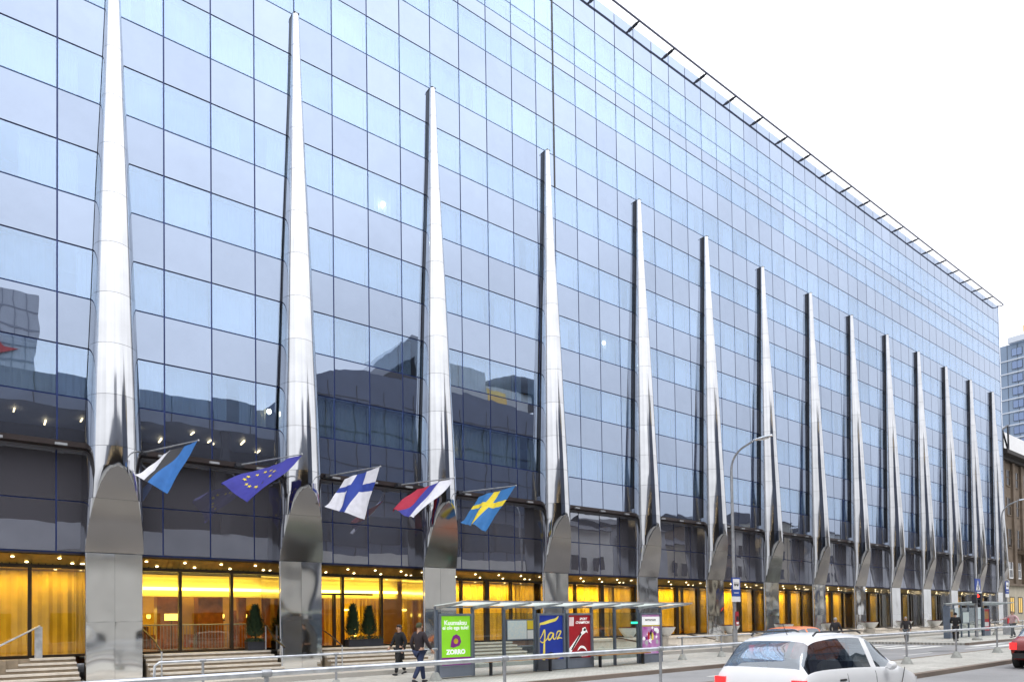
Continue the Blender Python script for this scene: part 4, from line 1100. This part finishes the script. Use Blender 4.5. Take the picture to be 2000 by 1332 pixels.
# ================================================================ people
def skin(name, V, E, rad, m, parent, sub=1):
    me = bpy.data.meshes.new(name); me.from_pydata([tuple(v) for v in V], E, [])
    ob = bpy.data.objects.new(name, me); COL.objects.link(ob)
    md = ob.modifiers.new('s', 'SKIN'); md.use_smooth_shade = True
    lay = me.skin_vertices[0].data if me.skin_vertices else None
    if lay is None:
        return None
    for i, r_ in enumerate(rad):
        rx, ry = (r_ if isinstance(r_, tuple) else (r_, r_)); lay[i].radius = (rx, ry); lay[i].use_root = (i == 0)
    sm = ob.modifiers.new('u', 'SUBSURF'); sm.levels = sub; sm.render_levels = sub
    bpy.context.view_layer.update()
    dg = bpy.context.evaluated_depsgraph_get(); out = bpy.data.meshes.new_from_object(ob.evaluated_get(dg))
    bpy.data.objects.remove(ob); out.materials.clear(); out.materials.append(m)
    out.polygons.foreach_set('use_smooth', [True]*len(out.polygons))
    return link(name, out, parent)
m_skin = pm('skin', (.50, .30, .21), .6, var=.08)
m_hair = {'dark': pm('dark_hair', (.02, .014, .01), .7, var=.3), 'grey': pm('grey_hair', (.32, .31, .30), .8, var=.2), 'black': pm('black_hat', (.01, .01, .012), .8, var=.2), 'blond': pm('fair_hair', (.35, .24, .12), .7, var=.2), 'green': pm('olive_hat', (.05, .055, .025), .85, var=.2)}
def cloth(n, c): return pm('cloth_'+n, c, .9, var=.15, scale=8)
def person(lab, loc, rz, h, coat, trousers, hair, stride=.25, coat_len=.52, arms='swing', shoes=None, lean=0.):
    t = thing('person', lab, 'person', loc, rz); k = h/1.75; s = stride
    def P(x, y, z): return Vector((x*k, (y+lean*max(0, z-.9))*k, z*k))
    hipL, hipR = P(-.09, 0, .92), P(.09, 0, .92)
    kL, kR = P(-.10, s*.55, .50+.02), P(.09, -s*.30, .49); aL, aR = P(-.10, s*.75, .085), P(.09, -s*1.0, .14)
    pel, ch, nb, hd, top = P(0, 0, .97), P(0, .0, 1.28), P(0, -.01, 1.47), P(0, .02, 1.58), P(0, .01, 1.67)
    shL, shR = P(-.19, 0, 1.40), P(.19, 0, 1.40)
    if arms == 'swing': eL, eR, wL, wR = P(-.25, -.10, 1.13), P(.25, .08, 1.13), P(-.25, .02, .90), P(.24, .24, .95)
    elif arms == 'front': eL, eR, wL, wR = P(-.26, .03, 1.13), P(.26, .03, 1.13), P(-.12, .25, 1.10), P(.10, .26, 1.08)
    else: eL, eR, wL, wR = P(-.42, .02, 1.22), P(.45, .05, 1.25), P(-.55, .12, 1.05), P(.66, .15, 1.18)
    body = skin('body', [pel, ch, nb, hd, top, shL, shR, eL, eR, wL, wR, hipL, hipR, kL, kR, aL, aR],
                [(0, 1), (1, 2), (2, 3), (3, 4), (1, 5), (1, 6), (5, 7), (6, 8), (7, 9), (8, 10), (0, 11), (0, 12), (11, 13), (12, 14), (13, 15), (14, 16)],
                [(.13*k, .10*k), (.14*k, .10*k), .055*k, .078*k, .085*k, .06*k, .06*k, .042*k, .042*k, .03*k, .03*k, .09*k, .09*k, .06*k, .06*k, .04*k, .04*k], m_skin, t)
    # hands with five fingers, ears and nose merged in the body mesh
    hb_ = MB()
    for w, e, sg in ((wL, eL, -1), (wR, eR, 1)):
        d = (w-e).normalized(); sd = Vector((0, 1, 0)) if abs(d.y) < .8 else Vector((0, 0, 1)); sd = (sd-d*sd.dot(d)).normalized(); n_ = d.cross(sd)
        hb_.tube([w, w+d*.05*k, w+d*.09*k], [.026*k, .036*k, .032*k], 8)
        for q, (o_, L) in enumerate(((-.030, .070), (-.010, .080), (.010, .076), (.028, .062))):
            b0 = w+d*.085*k+sd*o_*k; hb_.tube([b0, b0+d*L*.5*k, b0+d*L*.9*k+n_*sg*.02*k], [.009*k, .008*k, .006*k], 6)
        b0 = w+d*.03*k-sd*.03*k; hb_.tube([b0, b0-sd*.03*k+d*.03*k, b0-sd*.035*k+d*.06*k], [.011*k, .010*k, .007*k], 6)
    f = hd+Vector((0, .085*k, .015*k)); hb_.tube([f+Vector((0, -.02*k, .03*k)), f+Vector((0, .025*k, -.01*k)), f+Vector((0, -.01*k, -.02*k))], [.008*k, .016*k, .010*k], 6)
    for sg in (-1, 1): hb_.tube([hd+Vector((sg*.075*k, 0, .0)), hd+Vector((sg*.095*k, -.01*k, .03*k))], [.015*k, .018*k], 6)
    hm = hb_.mesh('hand', m_skin, True)
    bm = bmesh.new(); bm.from_mesh(body.data); bm.from_mesh(hm); bm.to_mesh(body.data); bm.free()
    body.data.polygons.foreach_set('use_smooth', [True]*len(body.data.polygons))
    eb = MB()
    for sg in (-1, 1): eb.lathe([(.004*k, -.008*k), (.011*k, 0), (.004*k, .008*k)], 8, hd+Vector((sg*.032*k, .078*k, .035*k)))
    eb.build('eyes', m_black, t)
    MB().box(hd.x-.025*k, hd.x+.025*k, hd.y+.068*k, hd.y+.078*k, hd.z-.045*k, hd.z-.037*k).build('mouth', m_redflower, t)
    wr = .8
    skin('coat', [pel, ch, P(0, 0, 1.43), shL, shR, eL, eR, eL.lerp(wL, .93), eR.lerp(wR, .93), P(0, 0, .80), P(0, -.01, coat_len+.12), P(0, -.01, coat_len)],
         [(0, 1), (1, 2), (1, 3), (1, 4), (3, 5), (4, 6), (5, 7), (6, 8), (0, 9), (9, 10), (10, 11)],
         [(.165*k, .13*k), (.175*k, .14*k), (.085*k, .08*k), .085*k, .085*k, .066*k, .066*k, .05*k, .05*k, (.185*k, .15*k), (.20*k, .17*k), (.205*k, .175*k)] if coat_len < .8 else
         [(.16*k, .125*k), (.17*k, .13*k), (.08*k, .075*k), .08*k, .08*k, .06*k, .06*k, .045*k, .045*k, (.165*k, .13*k), (.165*k, .13*k), (.165*k, .13*k)], coat, t)
    skin('trousers', [P(0, 0, .93), hipL+Vector((0, 0, -.06*k)), hipR+Vector((0, 0, -.06*k)), kL, kR, aL+Vector((0, 0, .0)), aR], [(0, 1), (0, 2), (1, 3), (2, 4), (3, 5), (4, 6)],
         [(.145*k, .12*k), .105*k, .105*k, .08*k, .08*k, .065*k, .065*k], trousers, t)
    for a, tilt in ((aL, .02), (aR, -.05)):
        skin('shoe', [a+Vector((0, -.06*k, -.035*k)), a+Vector((0, .05*k, -.045*k+tilt*.2)), a+Vector((0, .15*k, -.055*k+tilt))], [(0, 1), (1, 2)], [(.042*k, .042*k), (.045*k, .04*k), (.036*k, .026*k)], m_trim, t)
    hb2 = MB(); n = 14; vs = []
    for i in range(7):
        ph = R(-25+i*115/6)
        for q in range(n):
            a = 2*math.pi*q/n; cut = .02 if (math.sin(a) > .3 and i < 3) else 0
            vs.append((hd.x+(.098-cut*1.2)*k*math.cos(ph)*math.cos(a), hd.y-.012*k+(.115-cut*1.5)*k*math.cos(ph)*math.sin(a), hd.z+.045*k+.105*k*math.sin(ph)+(.05*k if (math.sin(a) > .3 and i < 2) else 0)))
    hb2.add(vs, [(i*n+q, i*n+(q+1) % n, (i+1)*n+(q+1) % n, (i+1)*n+q) for i in range(6) for q in range(n)]+[tuple(range(6*n, 7*n))])
    hb2.build('hair', m_hair[hair], t, True)
    return t
c_black = cloth('black', (.012, .012, .014)); c_dark = cloth('charcoal', (.035, .032, .036)); c_jean = cloth('jeans', (.02, .03, .075)); c_grey = cloth('grey', (.10, .11, .12)); c_pink = cloth('pink', (.55, .36, .38)); c_brown = cloth('purple_brown', (.030, .022, .027))
person('walking person in a dark padded jacket and jeans beside the green advert', (9.95, 17.25, gz(10)), R(-80), 1.78, c_brown, c_jean, 'green', .30, .82)
person('person in a long black coat walking before the hotel steps', (11.0, 20.4, gz(11)), R(95), 1.72, c_black, c_black, 'dark', .28, .50)
person('dark haired person mostly hidden behind the green advert', (13.0, 19.6, gz(13)), R(-60), 1.82, c_dark, c_dark, 'dark', .1, .8)
person('bent walker in a grey coat on the crossing', (44.4, 18.2, gz(44)-.12), R(100), 1.66, c_dark, c_grey, 'grey', .30, .75, lean=.18)
person('woman in a long black coat and hat waiting by the crossing', (45.6, 15.95, gz(45)), R(-75), 1.74, c_black, c_black, 'black', .05, .36, 'front')
person('person in a pink top walking beyond the far shelter with arms out', (52.9, 15.2, gz(53)), R(60), 1.76, c_pink, c_grey, 'blond', .25, .86, 'out')
person('dark figure walking behind the orange car', (36.6, 18.6, gz(36)-.12), R(-95), 1.72, c_dark, c_dark, 'grey', .25, .75)

# ================================================================ far buildings at the right
m_brown = pm('brown_stucco', (.145, .110, .080), .9, var=.2, scale=1.5, bump=.01)
m_cream = pm('cream_render', (.42, .38, .30), .9, var=.12, scale=1.5, bump=.006)
m_dkwin = glassmat('dark_window', (.8, .85, .95), .12, diff=(.012, .013, .016), bump=.002)
m_litwin = pm('lit_window', (.3, .2, .05), .4, var=.2, emit=(1, .62, .12), estr=.55)
m_eave = pm('dark_eave', (.025, .02, .018), .7, var=.2)
t = thing('stone_building', 'old brown building with a cream ground storey beyond the hotel', 'building')
BX0, BX1, BY = 87.9, 150, 26.0
MB().box(BX0, BX1, BY, BY+14, 0, 4.95).build('lower_wall', m_cream, t)
MB().box(BX0, BX1, BY+.05, BY+14, 5.2, 19.2).build('upper_wall', m_brown, t)
MB().box(BX0-.25, BX1, BY-.28, BY+14, 4.951, 5.199).build('string_course', m_brown, t)
MB().box(BX0-.8, BX1, BY-1.0, BY+14.6, 19.201, 19.6).box(BX0-.3, BX1, BY-.4, BY+14.2, 18.8, 19.199).build('eaves', m_eave, t)
MB().prism([(BY-1.0, 19.61), (BY+14.6, 19.61), (BY+7, 23)], 'x', BX0-.8, BX1).build('roof', m_eave, t)
wx = [90.5, 93.2, 96.2, 99.2, 102.2, 106, 110, 114]
for x in wx:
    f = MB().box(x-.72, x+.72, BY-.04, BY+.06, 1.9, 1.99).box(x-.72, x+.72, BY-.04, BY+.06, 3.66, 3.75).box(x-.72, x-.62, BY-.04, BY+.06, 1.991, 3.659).box(x+.62, x+.72, BY-.04, BY+.06, 1.991, 3.659).box(x-.04, x+.04, BY-.03, BY+.05, 1.991, 3.659).build('window', m_dark, t)
    MB().box(x-.62, x+.62, BY-.012, BY-.002, 1.991, 3.659).build('pane', m_litwin, f)
    for zi, (z0, z1) in enumerate(((5.9, 7.6), (9.3, 11.3), (12.9, 14.8), (16.2, 17.9))):
        f = MB().box(x-.62, x+.62, BY-.02, BY+.04, z0-.12, z0).box(x-.62, x-.5, BY-.02, BY+.04, z0+.001, z1).box(x+.5, x+.62, BY-.02, BY+.04, z0+.001, z1).box(x-.03, x+.03, BY, BY+.045, z0+.001, z1).box(x-.499, x+.499, BY, BY+.045, (z0+z1)/2, (z0+z1)/2+.07).build('window', m_white if zi == 0 else m_brown, t)
        MB().box(x-.499, x+.499, BY+.03, BY+.044, z0+.001, z1).build('pane', m_dkwin, f)
for x in (88.6, 91.85, 94.7, 97.7, 100.7): MB().box(x-.4, x+.4, BY-.18, BY+.06, 5.2, 18.79).build('pilaster', m_brown, t)
MB().box(92.2, 95.0, BY-1.0, BY, 8.6, 8.9).box(92.3, 94.9, BY-.95, BY-.88, 8.9, 9.8).build('balcony', m_brown, t)
MB().tube([(88.3, BY-.12, .2), (88.3, BY-.12, 4.6), (88.3, BY-.4, 4.9), (88.3, BY-.4, 5.4), (88.1, BY-.1, 5.8), (88.1, BY-.1, 18.7)], .07, 8).build('drainpipe', m_galv, t, True)
t = thing('billboard_frame', 'pale rooftop billboard with a steel truss on the old brown building', 'billboard', (0, 0, 0))
MB().box(93.3, 110, BY+2.5, BY+2.7, 20.2, 24.0).build('board', m_white, t)
tr = MB()
for a, c in (((92.6, 19.7), (92.9, 22.8)), ((92.9, 22.8), (96.5, 24.3)), ((92.6, 19.7), (96.5, 21.6)), ((94.6, 19.7), (94.6, 23.4)), ((92.9, 22.8), (94.6, 20.6)), ((94.6, 23.4), (96.6, 21.0)), ((96.5, 19.7), (96.5, 24.3))):
    tr.tube([(a[0], BY+1.6, a[1]), (c[0], BY+1.6, c[1])], .10, 6)
tr.build('truss', m_dark, t)

m_twall = pm('blue_grey_cladding', (.20, .27, .38), .5, .1, var=.08, scale=.3)
m_tband = pm('pale_band', (.55, .60, .68), .5, var=.05)
m_twin = glassmat('blue_window', (.6, .75, 1), .30, diff=(.03, .06, .18), bump=0)
t = thing('office_tower', 'tall blue grey tower with pale floor bands far at the right edge', 'building')
MB().box(190, 215, 25, 55.4, 0, 65.0).build('wall', m_twall, t)
z = 62.0-.35
zz = [64.4-3.05*i for i in range(0, 20)]
for q in zz: MB().box(189.86, 189.99, 25, 55.5, q-3.25, q-3.0).build('floor_band', m_tband, t)
for q in zz:
    for yy in (52.1, 47.6, 43.1):
        f = MB().box(189.90, 189.995, yy-1.05, yy+1.05, q-2.35, q-.55).build('window', m_tband if False else m_dark, t)
        for s in (-.51, .51): MB().box(189.87, 189.899, yy+s-.47, yy+s+.47, q-2.28, q-.62).build('pane', m_twin, f)
for yy in range(26, 56, 2): MB().box(189.93, 189.996, yy-.03, yy+.03, 0, 64.9).build('cladding_joint', m_dark, t)
MB().box(192, 200, 46, 54, 65.0, 66.6).build('roof_plant', m_twall, t)
MB().box(189.2, 190, 50.2, 53.6, 65.1, 66.4).build('window_cradle', m_tband, t)
MB().box(189.4, 189.9, 46.5, 50.6, 67.0, 68.4).box(189.6, 189.8, 48, 48.3, 65.0, 67.0).build('roof_sign', m_litwin, t)

# ================================================================ buildings across the street, seen mirrored in the glass
m_clad = pm('violet_grey_cladding', (.22, .24, .29), .6, .2, var=.12, scale=.5)
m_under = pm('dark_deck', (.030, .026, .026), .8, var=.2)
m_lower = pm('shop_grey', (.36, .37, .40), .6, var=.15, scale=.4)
m_pale = pm('pale_render', (.62, .61, .58), .85, var=.1, scale=.6)
m_roofd = pm('roof_slate', (.05, .052, .065), .7, var=.2)
t = thing('shopping_centre', 'dark parking deck with strip lamps across the street, mirrored in the hotel glass', 'building')
MB().box(-50, 23, -40, -10, 18.1, 20.55).build('parapet_cladding', m_clad, t)
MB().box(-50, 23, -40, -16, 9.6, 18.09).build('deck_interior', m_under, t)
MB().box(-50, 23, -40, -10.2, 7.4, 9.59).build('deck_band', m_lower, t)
MB().box(-50, 23, -40, -11, 0, 7.39).build('shop_front', m_pale, t)
for x in (-40, -32, -24, -16, -8, 0, 8, 16): MB().box(x-.3, x+.3, -10.6, -10.1, 9.6, 18.09).build('pillar', m_under, t)
for x in range(-44, 22, 4):
    MB().box(x-.06, x+.06, -14.8, -13.6, 17.9, 18.0).build('tube_lamp', m_tube, t)
    MB().box(x+1.9, x+2.0, -12.6, -11.6, 17.9, 18.0).build('tube_lamp', m_tube, t)
for x in range(-48, 22, 3): MB().box(x-.03, x+.03, -10.02, -9.96, 18.1, 20.5).build('cladding_joint', m_under, t)
for x in range(-46, 20, 5): MB().box(x, x+2.6, -11.02, -10.96, .6, 2.9).build('shop_window', m_dkwin, t)
m_clad2 = pm('blue_slate_cladding', (.11, .13, .185), .6, .2, var=.1, scale=.5)
t = thing('gabled_block', 'blue grey metal clad block with a gabled roof, mirrored in the hotel glass', 'building')
MB().box(23.6, 51, -40, -10, 0, 24.6).build('wall', m_clad2, t)
MB().prism([(23.6, 24.61), (51, 24.61), (51, 25.6), (38, 26.2), (29, 26.1), (25.4, 25.5)], 'y', -38, -10.1).build('upper_wall', m_clad2, t)
MB().prism([(29.4, 26.2), (37.6, 26.2), (37.6, 29.4), (35.2, 30.9), (34.2, 30.8)], 'y', -30, -10.4).build('gable', m_lower, t)
MB().prism([(31.2, 26.25), (34.6, 26.25), (34.6, 29.0)], 'y', -10.39, -10.33).build('gable_window', m_under, t)
MB().box(38, 44, -30, -11, 25.7, 29.5).box(44.01, 51, -34, -12, 25.6, 28.4).build('roof_storey', m_pale, t)
MB().box(43.6, 47.4, -11.98, -11.9, 26.2, 28.0).build('roof_window', m_litwin, t)
MB().lathe([(4.6, 0), (4.4, 1.2), (3.6, 2.2), (2, 2.9), (.3, 3.1)], 20, (51, -16, 28.4)).build('dome', m_roofd, t, True)
for z in (2.5, 5, 8, 11, 14, 17, 20, 23): MB().box(23.6, 51, -9.99, -9.95, z, z+.06).build('cladding_joint', m_under, t)
for x in range(25, 51, 3): MB().box(x, x+.06, -9.985, -9.945, .2, 24.5).build('cladding_joint', m_under, t)
MB().box(24, 50.5, -9.98, -9.92, 9.5, 12.6).build('window_band', m_dkwin, t)
MB().box(24, 50.5, -9.985, -9.93, 3.2, 8.6).build('pale_panels', m_pale, t)
m_tower = pm('tower_panels', (.44, .46, .50), .5, var=.08, scale=.3)  # tone lightened, distance haze put into the colour
t = thing('glass_office_tower', 'tall grey tower with a red emblem, mirrored at the left of the hotel glass', 'building')
MB().box(-22, 7.8, -130, -100, 0, 62.5).build('wall', m_tower, t)
for z in range(2, 62, 3): MB().box(-22, 7.8, -99.98, -99.9, z, z+.25).build('floor_band', m_clad, t)
for x in range(-20, 8, 2): MB().box(x, x+.12, -99.97, -99.88, 0, 62.4).build('facade_fin', m_clad, t)
m_redsign = pm('red_sign', (.55, .02, .02), .5, var=.05)
MB().prism([(-.5, 50.5), (1.2, 52.0), (2.0, 54.5), (3.0, 52.3), (5.0, 52.2), (2.6, 51.0), (1.2, 49.6), (.6, 50.6)], 'y', -99.86, -99.5).build('emblem', m_redsign, t)
rr = random.Random(11); x = 55
for i in range(9):
    w = rr.uniform(6, 11); h = [13.2, 14.0, 12.2, 15.6, 15.0, 17.2, 14.6, 16.5, 14.0][i]; mm = [m_pale, m_lower, m_cream, m_brown, m_pale, m_cream, m_lower, m_pale, m_brown][i]
    t = thing('street_house', '%s house mirrored across the street, %s in its row from the hotel end' % (['pale', 'grey', 'cream', 'brown', 'light', 'cream coloured', 'slate grey', 'white', 'dark brown'][i], ordn[i]), 'building', group='houses across the street')
    MB().box(x, x+w, -24, -10-rr.uniform(0, .6), 0, h).build('wall', mm, t)
    MB().prism([(-24.4, h+.001), (-9.7, h+.001), (-17, h+2.2)], 'x', x-.1, x+w-.02).build('roof', m_roofd, t)
    for q in range(int(w/2.2)):
        for z in range(2, int(h)-2, 3):
            MB().box(x+.7+q*2.2, x+1.8+q*2.2, -9.98, -9.9, z, z+1.7).build('window', m_dkwin, t)
    x += w+.05
